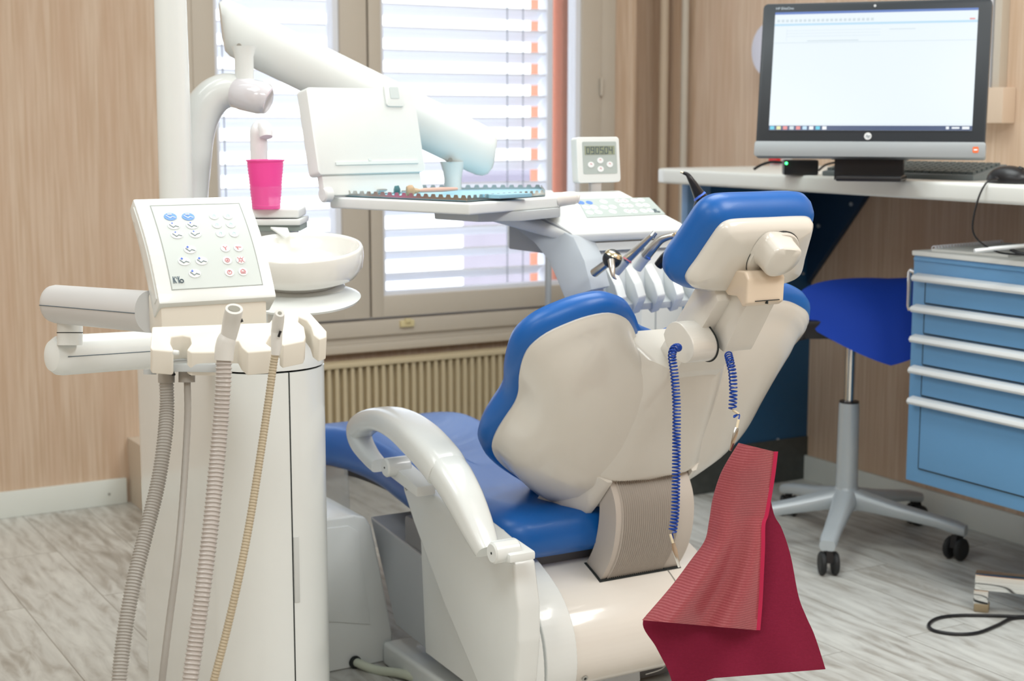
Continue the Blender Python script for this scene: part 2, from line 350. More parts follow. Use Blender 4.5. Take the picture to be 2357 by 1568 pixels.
nb = thing('neighbouring_building', (9, 14, -6), 'grey neighbouring building with pale roof edge seen low through the blind', 'building')
MB().prism([(6.95, 13, -6), (14, 13, -6), (14, 17, -6), (9.2, 17, -6)], (0, 0, 6.45)).obj('wall', bldg, nb); MB().prism([(6.85, 12.9, .45), (14.1, 12.9, .45), (14.1, 17.1, .45), (9.1, 17.1, .45)], (0, 0, .17)).obj('roof_edge', mat('roof_dark', (.22, .2, .26), .9), nb)

# radiator
rd = thing('radiator', (2.4, YW - .07, .05), 'beige ribbed panel radiator under the window', 'radiator')
m = MB(); x = 1.80; P = []
while x < 2.99:
    P += [(x, .012), (x + .005, .010), (x + .0068, -.010), (x + .0175, -.010), (x + .0193, .010)]; x += .027
rad_x1 = x
fr = [V((a, YW - .085 + b, .06)) for a, b in P] + [V((rad_x1, YW - .085, .06)), V((rad_x1, YW - .045, .06)), V((1.80, YW - .045, .06))]
m.prism(fr, (0, 0, .31)); m.obj('ribbed_panel', radm, rd)
MB().bb(1.79, rad_x1 + .01, YW - .10, YW - .03, .37, .384, .003).obj('top_grille', radm, rd)
for x in (2.0, 2.75): m = MB(); m.bb(x, x + .03, YW - .05, YW, .05, .35); m.bb(x, x + .03, YW - .06, YW - .03, 0, .08); m.obj('wall_bracket', radm, rd)

# low service duct at left
du = thing('service_duct', (1.31, 4.2, 0), 'cream boxed service duct on the floor at the left wall end', 'duct')
MB().bb(1.245, 1.40, 3.55, YW, 0, .20, .004).obj('casing', mat('duct_cream', (.68, .60, .50), .5), du)

# conduit and sockets on right wall
cd = thing('wall_trunking', (XR, 2.97, 1.14), 'cream wall box with vertical trunking right of the monitor', 'cable trunking')
def xr_box(p0, p1, d, bev=.003):
    a = ox(*p0, XR); b = ox(*p1, XR); return MB().bb(XR - d, XR, min(a.y, b.y), max(a.y, b.y), min(a.z, b.z), max(a.z, b.z), bev)
MB().bb(XR - .05, XR, 2.895, 3.02, 1.14, 1.235, .004).obj('junction_box', mat('box_cream', (.66, .52, .40), .5), cd)
MB().bb(XR - .03, XR, 2.965, 3.0, 1.235, 2.6, .002).obj('trunking', alw, cd); MB().bb(XR - .03, XR, 2.93, 2.955, 1.235, 2.6, .002).obj('trunking', framem, cd)
ds = MB(); ds.lathe([(.09, 0), (.105, .01), (.105, .05), (.09, .07), (.05, .075)], (XR, 3.84, 1.37), (-1, 0, 0), 32, sx=.95, xdir=(0, 0, 1)); ds.obj('wall_dispenser', mat('dispenser_lilac', (.62, .62, .72), .3), label='pale rounded wall dispenser half hidden behind the monitor', cat='dispenser')

# ================= DESK =================
DZ = 1.007
dk = thing('wall_desk', (2.95, 3.7, 0), 'wall mounted desk with white worktop and blue end panel', 'desk')
a = V((2.60, 3.73, DZ - .043)); 
out = [V((2.625, 1.2, 0)), V((2.625, 3.66, 0)), V((2.635, 3.70, 0)), V((2.665, 3.728, 0)), V((2.70, 3.735, 0)), V((XR, 3.735, 0)), V((XR, 1.2, 0))]
MB().prism([V((p.x, p.y, DZ - .043)) for p in out], (0, 0, .043), .009, 3).obj('worktop', deskw, dk)
MB().bb(2.735, XR, 3.69, 3.712, .10, DZ - .043, .002).obj('end_panel', navy, dk)
MB().bb(2.715, 2.80, 3.66, 3.69, .10, DZ - .043, .002).obj('panel_edge', mat('edge_blue', (.16, .30, .52), .45), dk, 'lighter blue front edge strip')
MB().bb(2.745, XR, 3.685, 3.712, 0, .14, .002).obj('kick_plate', plinth, dk, 'dark grey kick plate')
MB().prism([(XR - .022, 3.69, DZ - .045), (XR - .022, 3.40, DZ - .045), (XR - .022, 3.69, .635)], (.02, 0, 0), .001).obj('gusset_bracket', navyd, dk, 'dark navy triangular bracket')
m = MB()
for q in ((1885, 520), (1960, 470)):
    p = ox(*q, XR - .022); MB().cyl(p, p + V((-.004, 0, 0)), .006, 12).obj('screw_cap', alu, dk)
for q in ((1848, 630), (1790, 1012), (1700, 980)):
    p = oy(*q, 3.69); MB().cyl(p, p + V((0, -.003, 0)), .0045, 12).obj('screw_cap', alu, dk)

# monitor
mc = at(1999, 318, 3.62); mz = mc.z
ang = math.radians(-30 - 20)     # screen yaw: normal turned 20 deg left of the camera
un = V((math.cos(math.radians(-30 - 20)), math.sin(math.radians(-30 - 20)), 0))  # along screen width, to the right
tl = math.radians(10); fwd = V((-un.y, un.x, 0)); vn = V((0, 0, 1)) * math.cos(tl) + fwd * math.sin(tl)
bl0 = at(1738, 357, 3.66); MW = .528; MH = .366
Mn = Pl(bl0, un, vn)
mo = thing('desktop_monitor', Mn(MW / 2, -.05, -.1), 'large black framed computer monitor with silver bottom strip on the desk', 'monitor')
MB().prism(Mn.rrect(0, MW, 0, MH, .012, -.035), Mn.n * .035, .002).obj('housing', bezel, mo)
MB().prism(Mn.rrect(-.002, MW + .002, -.003, .033, .006, -.034), Mn.n * .040, .002).obj('silver_strip', mat('strip_grey', (.36, .39, .41), .4, metal=.3), mo)
sp = MB(); Mn.rect(sp, .030, MW - .030, .060, MH - .022, .0015); scr = sp.obj('screen', screen, mo)
sx0, sx1, sy0, sy1 = .030, MW - .030, .060, MH - .022
def sr(name, mt, rects, c=.0024):
    m = MB()
    for r in rects: Mn.rect(m, *r, c, .0003)
    m.obj(name, mt, scr)
sr('taskbar', scr_dark, [(sx0, sx1, sy0, sy0 + .011)])
sr('title_bar', scr_blue, [(sx0, sx1, sy1 - .0055, sy1)])
sr('menu_band', scr_lb, [(sx0, sx1, sy1 - .033, sy1 - .028)])
for r_ in [(sx0, sx1, sy1 - .0745, sy1 - .0735), (sx0 + .03, sx0 + .25, sy1 - .045, sy1 - .0445), (sx0 + .03, sx0 + .25, sy1 - .052, sy1 - .0515), (sx0 + .03, sx0 + .25, sy1 - .059, sy1 - .0585), (sx0 + .27, sx0 + .33, sy1 - .046, sy1 - .0445), (sx0 + .08, sx0 + .2, sy1 - .071, sy1 - .069), (sx0, sx1, sy0 + .0145, sy0 + .015), (sx0 + .03, sx0 + .0305, sy1 - .07, sy1 - .04)]: sr('form_line', scr_gr, [r_])
sr('toolbar_icon', scr_gr, [(sx0 + .006 + k * .0105, sx0 + .0125 + k * .0105, sy1 - .024, sy1 - .018) for k in range(22)])
for k, c in enumerate((scr_cy, scr_ye, scr_rd, scr_gr, scr_rd, scr_lb, scr_w, scr_cy, scr_w)): sr('taskbar_icon', c, [(sx0 + .003 + k * .0155, sx0 + .013 + k * .0155, sy0 + .0015, sy0 + .0095)], .0028)
sr('taskbar_icon', scr_w, [(sx1 - .058, sx1 - .051, sy0 + .003, sy0 + .009), (sx1 - .045, sx1 - .028, sy0 + .004, sy0 + .008), (sx1 - .022, sx1 - .006, sy0 + .003, sy0 + .009)], .0028)
sr('close_button', scr_rd, [(sx1 - .018, sx1 - .006, sy1 - .0265, sy1 - .0235)], .0028)
m = MB(); Mn.ell(m, MW / 2 - .0, .0465, .0085, .0085, .001, .0008); lg = m.obj('round_badge', mat('badge_silver', (.75, .77, .78), .3), mo)
textmesh(Mn, 'hp', MW / 2, .0465, .011, .0022, inkd, 'badge_lettering', mo, .3)
textmesh(Mn, 'HP EliteOne', .052, MH - .0125, .0085, .0006, scr_gr, 'bezel_lettering', mo)
m = MB(); Mn.ell(m, MW / 2, MH - .011, .003, .003, .0005); m.obj('webcam', alu, mo)
m = MB(); m.prism(Mn.rrect(MW - .026, MW - .013, .008, .022, .003, .0065), Mn.n * .0005); m.obj('sticker', orangest, mo); m = MB(); Mn.rect(m, MW - .0235, MW - .0155, .0135, .0165, .0072, .0003); m.obj('sticker', inkw, mo)
sb = Mn(MW / 2, 0, -.03)
m = MB(); m.prism([Mn(MW / 2 - .09, -.0, -.045), Mn(MW / 2 + .09, 0, -.045), Mn(MW / 2 + .09, 0, -.065), Mn(MW / 2 - .09, 0, -.065)], Mn.v * .2)
b0 = Mn(MW / 2, 0, -.055); m.box((b0.x, b0.y, (DZ + b0.z) / 2 + .02), (.16, .03, b0.z - DZ + .04), 0, Matrix.Rotation(math.radians(-50), 3, 'Z')); m.box((b0.x - .02, b0.y - .03, DZ + .006), (.15, .13, .012), .004, Matrix.Rotation(math.radians(-50), 3, 'Z')); m.obj('stand', black, mo)

# keyboard
kb = at(1895, 410, 3.40); kb = oz(1895, 411, DZ); ke = oz(2300, 413, DZ)
ku = (ke - kb).normalized(); kl = .45
K = Pl(V((2.65, 3.0, DZ)), V((.09, -.455, 0)), V((0, 0, 1)).cross(V((.09, -.455, 0)).normalized()))
kt = thing('keyboard', K(.22, .07), 'dark grey computer keyboard lying on the white desk below the monitor', 'keyboard')
rot = [K(0, 0), K(.44, 0), K(.44, .145), K(0, .145)]
m = MB(); P = [K(0, 0, 0), K(0, .145, 0), K(0, .145, .036), K(0, 0, .012)]; m.prism(P, K.u * .44, .003); m.obj('case', mat('kb_grey', (.16, .19, .2), .5), kt)
m = MB()
for r in range(6):
    for c in range(21):
        a0 = .008 + c * .0203; b0 = .012 + r * .0205; zz = .0115 + b0 * .165; m.prism([K(a0, b0, zz), K(a0 + .0165, b0, zz), K(a0 + .0155, b0 + .016, zz + .0026), K(a0 + .001, b0 + .016, zz + .0026)], (0, 0, .007))
m.obj('keys', mat('key_grey', (.12, .15, .155), .55), kt)
# mouse + cable
mp0 = V((2.70, 2.43, DZ))
ms = thing('computer_mouse', mp0, 'black computer mouse at the right end of the white desk', 'mouse')
m = MB(); m.ball(mp0 + V((0, 0, .008)), .034, 24, (1.0, 1.7, .95))
for v in m.bm.verts: v.co.z = max(v.co.z, DZ)
m.obj('body', black, ms)
MB().cyl(mp0 + V((-.0, -.028, .034)), mp0 + V((0, -.038, .031)), .006, 12).obj('scroll_wheel', blackr, ms)
cb = [mp0 + V((-.02, .03, .018)), V((2.655, 2.42, DZ + .010)), V((2.625, 2.425, DZ + .004)), V((2.603, 2.43, DZ - .04)), V((2.600, 2.435, .90)), V((2.64, 2.42, .862)), V((2.70, 2.40, .848)), V((2.85, 2.34, .846))]
MB().tube(cb, .0022, 8, 8).obj('cable', black, ms)
# adapter, socket, cables behind monitor
ap = oz(1842, 396, DZ)
ad = thing('power_adapter', (2.88, 3.30, DZ), 'black power adapter box with green light at the left of the monitor', 'adapter')
apc = at(1842, 378, 3.95); apc.z = DZ + .02
MB().box(apc, (.09, .05, .04), .006, Matrix.Rotation(math.radians(-35), 3, 'Z')).obj('case', black, ad)
MB().ball(at(1810, 376, 3.90), .0035, 10).obj('indicator_light', greenl, ad)
MB().tube([at(1735, 390, 3.92), at(1752, 380, 3.92), at(1775, 373, 3.92), at(1800, 374, 3.92)], .0035, 8, 6).obj('cable', black, ad)
MB().tube([at(1885, 392, 4.0), at(1905, 378, 4.02), at(1950, 372, 4.02), at(2010, 378, 4.02), at(2080, 374, 4.02)], .003, 8, 6).obj('cable', black, ad)
sk = thing('wall_socket', ox(1800, 378, XR), 'white wall socket with a red plug behind the adapter', 'socket')
p = ox(1803, 383, XR); MB().bb(XR - .02, XR, p.y - .045, p.y + .045, p.z - .03, p.z + .03, .004).obj('plate', paper, sk); p = ox(1800, 368, XR); MB().bb(XR - .04, XR - .02, p.y - .02, p.y + .02, p.z - .012, p.z + .012, .003).obj('plug', redp, sk)

# ================= DRAWER CABINET (hangs at the right wall) =================
CX, CY, CZ0, CZ1 = 2.70, 2.715, .262, .822
dc = thing('drawer_cabinet', (2.95, 2.3, CZ0), 'light blue metal drawer cabinet with five white grip rails at the right edge', 'cabinet')
m = MB(); m.bb(CX, XR, 1.9, CY, CZ0, CZ1, .003)
m.obj('body', cabb, dc)
MB().bb(CX - .004, XR, 1.9, CY + .004, CZ1, CZ1 + .012, .003).obj('top_mat', paper, dc)
MB().bb(CX - .003, CX + .01, 1.9, CY - .002, CZ1 - .012, CZ1 - .005, .001).obj('top_lip', cabb, dc)
hz = []
for y in (641.6, 714.3, 785, 857.8, 930.5): hz.append(ox(2138, y, CX - .02).z)
hz.append(.30)
for i in range(5):
    zt = hz[i] + .004; zb = hz[i + 1] + .014 if i < 4 else .300
    dr = MB().bb(CX - .003, CX + .012, 1.92, CY - .045, zb, zt, .0012).obj('drawer', cabb, dc)
    m = MB(); m.prism([(CX - .004, 0, hz[i] + .009), (CX - .022, 0, hz[i] + .004), (CX - .026, 0, hz[i] - .004), (CX - .022, 0, hz[i] - .010), (CX - .016, 0, hz[i] - .010), (CX - .014, 0, hz[i] - .002), (CX - .003, 0, hz[i] + .003)], (0, CY - .018 - 1.92, 0), .001)
    for v in m.bm.verts: v.co.y += 1.92
    m.obj('grip_rail', mat('grip_white', (.74, .77, .78), .35) if i == 0 else MT['grip_white'], dr, 'white grip rail')
    m = MB(); m.bb(CX - .0035, CX + .001, CY - .0455, CY - .0435, zb, zt); m.bb(CX - .0035, CX + .001, 1.92, CY - .0445, zb - .0025, zb - .0005); m.obj('gap_line', darkg, dr)
m = MB(); xx = CX + .02; yy = CY
m.tube([(xx, CY, .775), (xx, CY + .028, .782), (xx, CY + .032, .776), (xx, CY + .032, .692), (xx, CY + .028, .684), (xx, CY, .690)], .006, 12, 0, nrm=(1, 0, 0)); m.obj('side_handle', chrome, dc, 'chrome handle on the cabinet side')
# notebook on top
nbk = thing('spiral_notebook', (2.9, 2.6, CZ1 + .012), 'white ring bound notebook lying on the blue cabinet', 'notebook')
N = Pl(V((CX + .012, CY - .045, CZ1 + .0125)), V((1, .16, 0)), V((.16, -1, 0)))
m = MB(); m.prism([N(0, 0), N(.30, 0), N(.30, .21), N(0, .21)], (0, 0, .006)); m.obj('pages', paper, nbk)
for k in range(24):
    p = N(.008 + k * .0122, .0); q = MB(); R = .0065; 
    q.tube([p + N.v * (R * math.cos(t) + .002) + V((0, 0, .006 + R * math.sin(t))) for t in [2 * math.pi * j / 12 for j in range(13)]], .0016, 6); q.obj('binding_ring', alw, nbk)
MB().box((2.93, 2.42, CZ1 + .030), (.16, .16, .012), .003, Matrix.Rotation(.2, 3, 'Z')).obj('handheld_device', black, label='flat black device lying on the notebook at right edge', cat='device')
q = thing('white_handset', (2.80, 2.45, CZ1 + .02), 'white slim handset lying on the notebook', 'handset')
m = MB(); m.tube([at(2243, 578, 3.42), at(2290, 572, 3.42), at(2357, 566, 3.40), at(2420, 560, 3.4)], [.006, .008, .011, .012], 12, 4, nrm=(0, 0, 1), flat=.005); m.obj('grip', btnw, q)
MB().tube([at(2325, 574, 3.41), at(2345, 582, 3.40), at(2375, 588, 3.38)], .004, 8, 5).obj('cable', black, q)

# ================= CHROME FOOT + FLOOR CABLE =================
cf = thing('chrome_floor_stand', oz(2250, 1413, 0), 'chrome bar stand with small foot at bottom right on the floor', 'stand')
p = oz(2252, 1405, 0); U = V((.62, -.78, 0)).normalized()
Cf = Pl(p, U, V((-U.y, U.x, 0)))
MB().prism([Cf(-.01, -.02, .055), Cf(.7, -.02, .055), Cf(.7, .02, .055), Cf(-.01, .02, .055)], (0, 0, .038), .003).obj('base_bar', chrome, cf)
m = MB(); m.prism([Cf(-.012, -.014, .018), Cf(.022, -.014, .018), Cf(.022, .016, .018), Cf(-.012, .016, .018)], (0, 0, .036), .003); m.obj('foot_bracket', chrome, cf)
MB().prism([Cf(-.010, -.016, 0), Cf(.024, -.016, 0), Cf(.024, .018, 0), Cf(-.010, .018, 0)], (0, 0, .020), .004).obj('foot_pad', tan, cf, 'tan rubber foot')
cp = [oz(x, y, .004) for x, y in ((2470, 1418), (2420, 1419), (2357, 1420), (2300, 1418), (2210, 1417), (2160, 1423), (2138, 1438), (2150, 1452), (2200, 1460), (2250, 1457), (2295, 1440), (2330, 1424), (2380, 1423), (2440, 1430))]
MB().tube(cp, .0042, 10, 8).obj('floor_cable', black, label='thin black cable looped on the floor at bottom right', cat='cable')

# ================= STOOL =================
sc = V((2.815, 3.05, 0))
st = thing('saddle_stool', sc, 'royal blue saddle stool on a silver five arm base', 'stool')
tips = [V((2.55, 2.83, 0)), V((2.965, 2.79, 0)), V((3.13, 3.10, 0)), V((2.87, 3.36, 0)), V((2.50, 3.19, 0))]
for i, tp in enumerate(tips):
    d = (tp - sc).normalized(); sd = V((-d.y, d.x, 0)); L = .315; tp = sc + d * L
    m = MB(); rs = []
    for t, h, wz, th in ((.02, .128, .03, .030), (.06, .122, .028, .024), (.15, .108, .024, .018), (.25, .094, .021, .015), (.30, .084, .021, .016), (.325, .078, .018, .014)):
        c = sc + d * t + V((0, 0, h)); wz *= 1.12; th *= 1.15; rs.append([c + sd * (wz * math.cos(a)) + V((0, 0, 1)) * (th * max(-.8, min(.85, 1.2 * math.sin(a)))) for a in [2 * math.pi * k / 20 for k in range(20)]])
    m.rings(rs); leg = m.obj('base_arm', silv, st)
    rr = random.uniform(-.9, .9) if i not in (0, 1) else (1.35, .25)[i]
    fd = (d * math.cos(rr) + sd * math.sin(rr)).normalized(); 
    if i == 0: fd = V((-.5, -.87, 0)).normalized()
    if i == 1: fd = V((-.80, -.15, 0)).normalized()
    fs = V((-fd.y, fd.x, 0)); c = sc + d * .305 + fd * .008
    m = MB()
    for sgn in (-1, 1): m.cyl(c + fs * (.009 * sgn) + V((0, 0, .030)), c + fs * (.024 * sgn) + V((0, 0, .030)), .030, 24, bev=.004)
    m.cyl(sc + d * .305 + V((0, 0, .05)), sc + d * .305 + V((0, 0, .075)), .010, 12)
    m.obj('caster', blackr, leg)
    MB().prism([c - fs * .009 + fd * .02 + V((0, 0, .035)), c - fs * .009 - fd * .02 + V((0, 0, .035)), c - fs * .009 - fd * .02 + V((0, 0, .062)), c - fs * .009 + fd * .01 + V((0, 0, .068))], fs * .018).obj('caster_hood', black, leg)
MB().lathe([(.045, .10), (.046, .13), (.036, .145), (.031, .16)], sc, seg=32).obj('hub', silv, st)
MB().lathe([(.032, .10), (.030, .15), (.0275, .385), (.026, .392)], sc, seg=32).obj('gas_cover', silv, st)
MB().cyl(sc + V((0, 0, .385)), sc + V((0, 0, .396)), .0262, 24).obj('collar', black, st)
MB().cyl(sc + V((0, 0, .39)), sc + V((0, 0, .58)), .0135, 20).obj('gas_piston', chrome, st)
# saddle: seat axis roughly towards the window; two side flaps
sx_ = V((-.62, -.78, 0)).normalized(); ax = V((.78, -.62, 0))       # sx_ points to the near flap, ax to the seat's rear
so = sc + V((.065, -.045, 0))
def sad(u, v, th):
    wdt = .222 * (1 - .5 * max(0, -v) ** 1.6 - .12 * max(0, v) ** 2); al = .235
    x = u * wdt; y = v * al + .01
    zc = .742 - .012 * (1 - abs(v)) + .0 * v - .035 * max(0, -v) ** 2
    drop = (.185 - .05 * abs(v)) * abs(u) ** 1.7
    return so + sx_ * x + ax * y + V((0, 0, zc - drop - th)) - (sx_ * (x * .18 * (drop / .18)) if True else 0)
def grid_shape(n=24):
    pts = []
    for i in range(n + 1):
        row = []
        for j in range(n + 1):
            a, b = -1 + 2 * i / n, -1 + 2 * j / n
            # square to disc
            u = a * math.sqrt(max(0, 1 - b * b / 2.7)); v = b * math.sqrt(max(0, 1 - a * a / 2.7)); row.append((u, v))
        pts.append(row)
    return pts
def two_sided(f_top, f_bot, n=28):
    m = MB(); g = grid_shape(n); b = m.bm
    T = [[b.verts.new(f_top(*q)) for q in r] for r in g]; Bt = [[b.verts.new(f_bot(*q)) for q in r] for r in g]
    for i in range(n):
        for j in range(n):
            b.faces.new((T[i][j], T[i + 1][j], T[i + 1][j + 1], T[i][j + 1])); b.faces.new((Bt[i][j], Bt[i][j + 1], Bt[i + 1][j + 1], Bt[i + 1][j]))
    ed = [(i, 0) for i in range(n)] + [(n, j) for j in range(n)] + [(n - i, n) for i in range(n)] + [(0, n - j) for j in range(n)]
    for k in range(len(ed)):
        (i, j), (p, q) = ed[k], ed[(k + 1) % len(ed)]; b.faces.new((T[i][j], Bt[i][j], Bt[p][q], T[p][q]))
    bmesh.ops.recalc_face_normals(b, faces=b.faces); return m
rr_ = lambda u, v: min(1, math.sqrt(u * u + v * v))
def sinset(u, v): 
    r = rr_(u, v); k = 1 + .03 * math.sqrt(max(0, 1 - (2 * abs(0)))) ; return r
m = two_sided(lambda u, v: sad(u, v, -.0 + .022 * rr_(u, v) ** 8), lambda u, v: sad(u * .97, v * .97, .05 - .022 * rr_(u, v) ** 8)); m.obj('saddle_seat', bluesad, st, 'royal blue saddle', sharp=80)
MB().lathe([(.02, .55), (.06, .565), (.075, .60)], sc, seg=20).obj('seat_mount', black, st)
MB().box(sc + V((-.07, .02, .60)), (.14, .12, .05), .01, Matrix.Rotation(math.radians(-30), 3, 'Z')).obj('tilt_mechanism', black, st)
MB().tube([sc + V((-.06, -.0, .59)), sc + V((-.10, .02, .585)), sc + V((-.16, .05, .567))], [.008, .009, .005], 10, 4).obj('lever', black, st)

# ================= TREATMENT UNIT (left tower) =================
ut = thing('treatment_unit', (.96, 2.8, 0), 'tall white treatment unit tower with round spittoon bowl and vertical pole', 'dental unit')
def sup(cx, cy, hx, hy, r, z, n=8):
    out = []
    for (sx1_, sy1_, t0) in ((1, -1, -90), (1, 1, 0), (-1, 1, 90), (-1, -1, 180)):
        for k in range(n + 1):
            t = math.radians(t0 + 90 * k / n); out.append(V((cx + sx1_ * (hx - r) + r * math.cos(t), cy + sy1_ * (hy - r) + r * math.sin(t), z)))
    return out
tcx, tcy, thx, thy = .962, 2.765, .105, .315
m = MB(); m.rings([sup(tcx, tcy, thx - .004, thy - .004, .10, 0.0), sup(tcx, tcy, thx - .004, thy - .004, .10, .715)]); m.obj('inner_body', darkg, ut)
full = sup(tcx, tcy, thx, thy, .10, 0, 14)
def panel(idx, z0, z1, th=.006):
    pts = [full[i % len(full)] for i in idx]; inn = [V((tcx + (p.x - tcx) * .97, tcy + (p.y - tcy) * .99, 0)) for p in pts]
    return MB().prism([V((p.x, p.y, z0)) for p in pts] + [V((p.x, p.y, z0)) for p in inn[::-1]], (0, 0, z1 - z0))
# full indices: 0-14 corner (+x,-y), 15-29 (+x,+y), 30-44 (-x,+y), 45-59 (-x,-y)
NF = len(full)
door = panel(list(range(0, 17)), .0, .7145).obj('door', white, ut, sharp=25)
fb_ = panel(list(range(16, NF + 1)), .0, .7145)
fb_.obj('side_panel', white, ut, sharp=25)
m = MB(); m.rings([sup(tcx, tcy, thx, thy, .10, .718), sup(tcx, tcy, thx, thy, .10, .735), sup(tcx, tcy + .0, thx - .02, thy - .01, .085, .765), sup(tcx, tcy + .02, thx - .035, thy - .06, .07, .79)]); m.obj('top_cap', white, ut)
# front seam + recessed grip on the door
sx_p = [p for p in full[:3]]
m = MB(); q = full[0]; m.bb(q.x - .0011, q.x + .0011, q.y - .0006, q.y + .006, .0, .7145); m.obj('door_gap', darkg, ut)
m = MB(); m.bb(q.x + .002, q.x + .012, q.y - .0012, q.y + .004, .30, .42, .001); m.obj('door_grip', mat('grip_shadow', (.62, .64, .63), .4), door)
# spittoon
bc = at(690, 578, 2.70)
tilt = Matrix.Rotation(math.radians(9), 3, V((.8660254, -.5, 0)))
bax = tilt @ V((0, 0, 1))
bw = MB(); R0 = .112
bw.lathe([(.045, -.062), (.068, -.060), (.078, -.052), (.100, -.045), (.110, -.030), (R0 + .001, -.012), (R0, .004), (R0 - .002, .009), (R0 - .006, .009), (R0 - .009, .003), (R0 - .016, -.02), (R0 - .035, -.036), (.03, -.046), (.001, -.048)], bc, bax, 64); bw.obj('spittoon_bowl', mat('ceramic', (.86, .86, .82), .12, coat=.5), ut, sharp=80)
m = MB(); m.lathe([(.060, -.078), (.075, -.0755), (.078, -.066), (.070, -.060), (.05, -.058)], bc, bax, 40); m.obj('bowl_foot', white, ut)
dcn = at(690, 700, 2.69)
m = MB(); m.lathe([(.02, -.014), (.07, -.010), (.102, .0), (.104, .004), (.09, .010), (.05, .016), (.02, .017)], at(695, 690, 2.69), bax, 48); m.obj('drip_saucer', white, ut)
MB().cyl(at(665, 770, 2.66), at(665, 700, 2.70), .04, 24).obj('bowl_neck', white, ut)
# cup station
k0 = at(592, 484, 2.84); k1 = at(697, 484, 2.84)
ku_ = V((.8660254, -.5, 0)); Kp = Pl(V((k0.x, k0.y, 0)), ku_, V((0, 0, 1)))
zc_ = at(640, 481, 2.84).z
m = MB(); m.prism([Kp(-.02, zc_ - .017, .0), Kp(.078, zc_ - .017, 0), Kp(.078, zc_, 0), Kp(-.02, zc_, 0)], -Kp.n * .10, .004, 3); m.prism([Kp(-.02, zc_ - .030, .012), Kp(.082, zc_ - .030, .012), Kp(.082, zc_ - .019, .012), Kp(-.02, zc_ - .019, .012)], -Kp.n * .12, .003); m.obj('cup_shelf', whitem, ut)
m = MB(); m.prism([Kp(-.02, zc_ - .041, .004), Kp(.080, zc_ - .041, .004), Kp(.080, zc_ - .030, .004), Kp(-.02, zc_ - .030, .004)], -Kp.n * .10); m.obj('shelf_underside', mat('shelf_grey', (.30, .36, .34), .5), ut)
m = MB(); m.prism([Kp(-.03, .775, -.015), Kp(.062, .775, -.015), Kp(.062, zc_ - .041, -.015), Kp(-.03, zc_ - .041, -.015)], -Kp.n * .10, .008); m.obj('cup_column', whitem, ut)
MB().prism([at(622, 522, 2.79), at(662, 524, 2.79), at(668, 539, 2.77), at(657, 545, 2.77)], V((0, 0, -.004)), .001).obj('rinse_spout', whitem, ut)
# cup filler faucet
m = MB(); fz = zc_; f0 = at(599, 470, 2.93); m.tube([(f0.x, f0.y, zc_ - .03), (f0.x, f0.y, zc_ + .02), (f0.x, f0.y, at(599, 330, 2.93).z), (f0.x, f0.y, at(599, 303, 2.93).z), at(601, 294, 2.915), at(610, 297, 2.90), at(613, 316, 2.895)], [.0165, .0165, .0165, .0165, .0155, .0135, .0125], 20, 6, nrm=(.866, -.5, 0)); m.obj('cup_filler', mat('filler_white', (.82, .82, .84), .25), ut)
# pole
pc = at(398, 200, 2.90); 
MB().lathe([(.040, .785), (.036, .83), (.033, .9), (.032, 1.1), (.030, 1.4), (.029, 2.3)], (pc.x, pc.y, 0), seg=40).obj('pole', white, ut)
# curved arm
q_ = at(424, 560, 3.0); A = [V((q_.x - .03, q_.y - .02, .75)), V((q_.x - .015, q_.y - .01, .82)), q_, at(428, 455, 3.0), at(437, 380, 3.0), at(447, 310, 3.0), at(464, 258, 3.0), at(492, 222, 3.0), at(525, 208, 3.0), at(552, 213, 3.0)]
MB().tube(A, [.046, .046, .044, .043, .041, .039, .038, .036, .034, .032], 28, 6, nrm=(.5, .866, 0)).obj('swing_column', white, ut, sharp=60)
jn = MB(); jn.tube([at(545, 212, 2.995), at(560, 216, 2.99), at(600, 225, 2.975), at(612, 227, 2.97), at(617, 229, 2.97)], [.030, .0325, .0325, .030, .024], 28, 1, nrm=(0, 0, 1)); jn.obj('joint_sleeve', mat('sleeve_gloss', (.72, .70, .74), .1, coat=1), ut, 'glossy joint sleeve')
m = MB(); m.bb(0, .001, 0, .001, 0, .001) if False else None

# pink cup
cp0 = at(613, 481, 2.845); cp0.z = zc_
prof = [(.0255, 0), (.0265, .006)]
for k in range(14): h = .006 + .078 * k / 13; r = .0265 + (.0335 - .0265) * k / 13; prof += [(r + .0004, h), (r - .0003, h + .003)]
prof += [(.0345, .088), (.0362, .0895), (.0362, .091), (.0345, .0912), (.033, .088), (.0285, .046), (.0262, .042), (.001, .0415)]
MB().lathe(prof, cp0, seg=40).obj('plastic_cup', pinkc, label='bright pink ribbed plastic cup standing on the cup filler shelf', cat='cup', sharp=60)

# ================= OVERHEAD BEAM =================
bm_ = thing('support_beam', at(565, 185, 3.0), 'long white slanting support arm crossing in front of the window', 'arm')
b0, b1 = at(523, 62, 3.04), at(1118, 352, 3.22)
dr_ = (b1 - b0).normalized()
def beam():
    m = MB(); rs = []; L = (b1 - b0).length; x = V((0, 0, 1)); x = (x - dr_ * x.dot(dr_)).normalized(); y = dr_.cross(x)
    for t, sc_ in ((-.012, .70), (-.006, .88), (.006, .97), (.03, 1.0), (.5 * L, 1.0), (L - .03, 1.0), (L - .008, .98), (L + .006, .90), (L + .014, .76), (L + .018, .5)):
        sh = 0
        rs.append([b0 + dr_ * (t + .022 * math.cos(a) * (-1 if t < .2 else -.35) ) + x * (.052 * sc_ * math.cos(a)) + y * (.034 * sc_ * math.sin(a)) for a in [2 * math.pi * k / 36 for k in range(36)]])
    return m.rings(rs)
beam().obj('beam_cover', whitem, bm_, sharp=50)
m = MB(); p0 = at(563, 190, 2.99); p1 = at(565, 110, 3.0); m.lathe([(.0185, 0), (.0185, .05), (.024, .07)], p0 - V((0, 0, .0)), (0, 0, 1), 28); m.obj('swivel_pin', whitem, bm_)
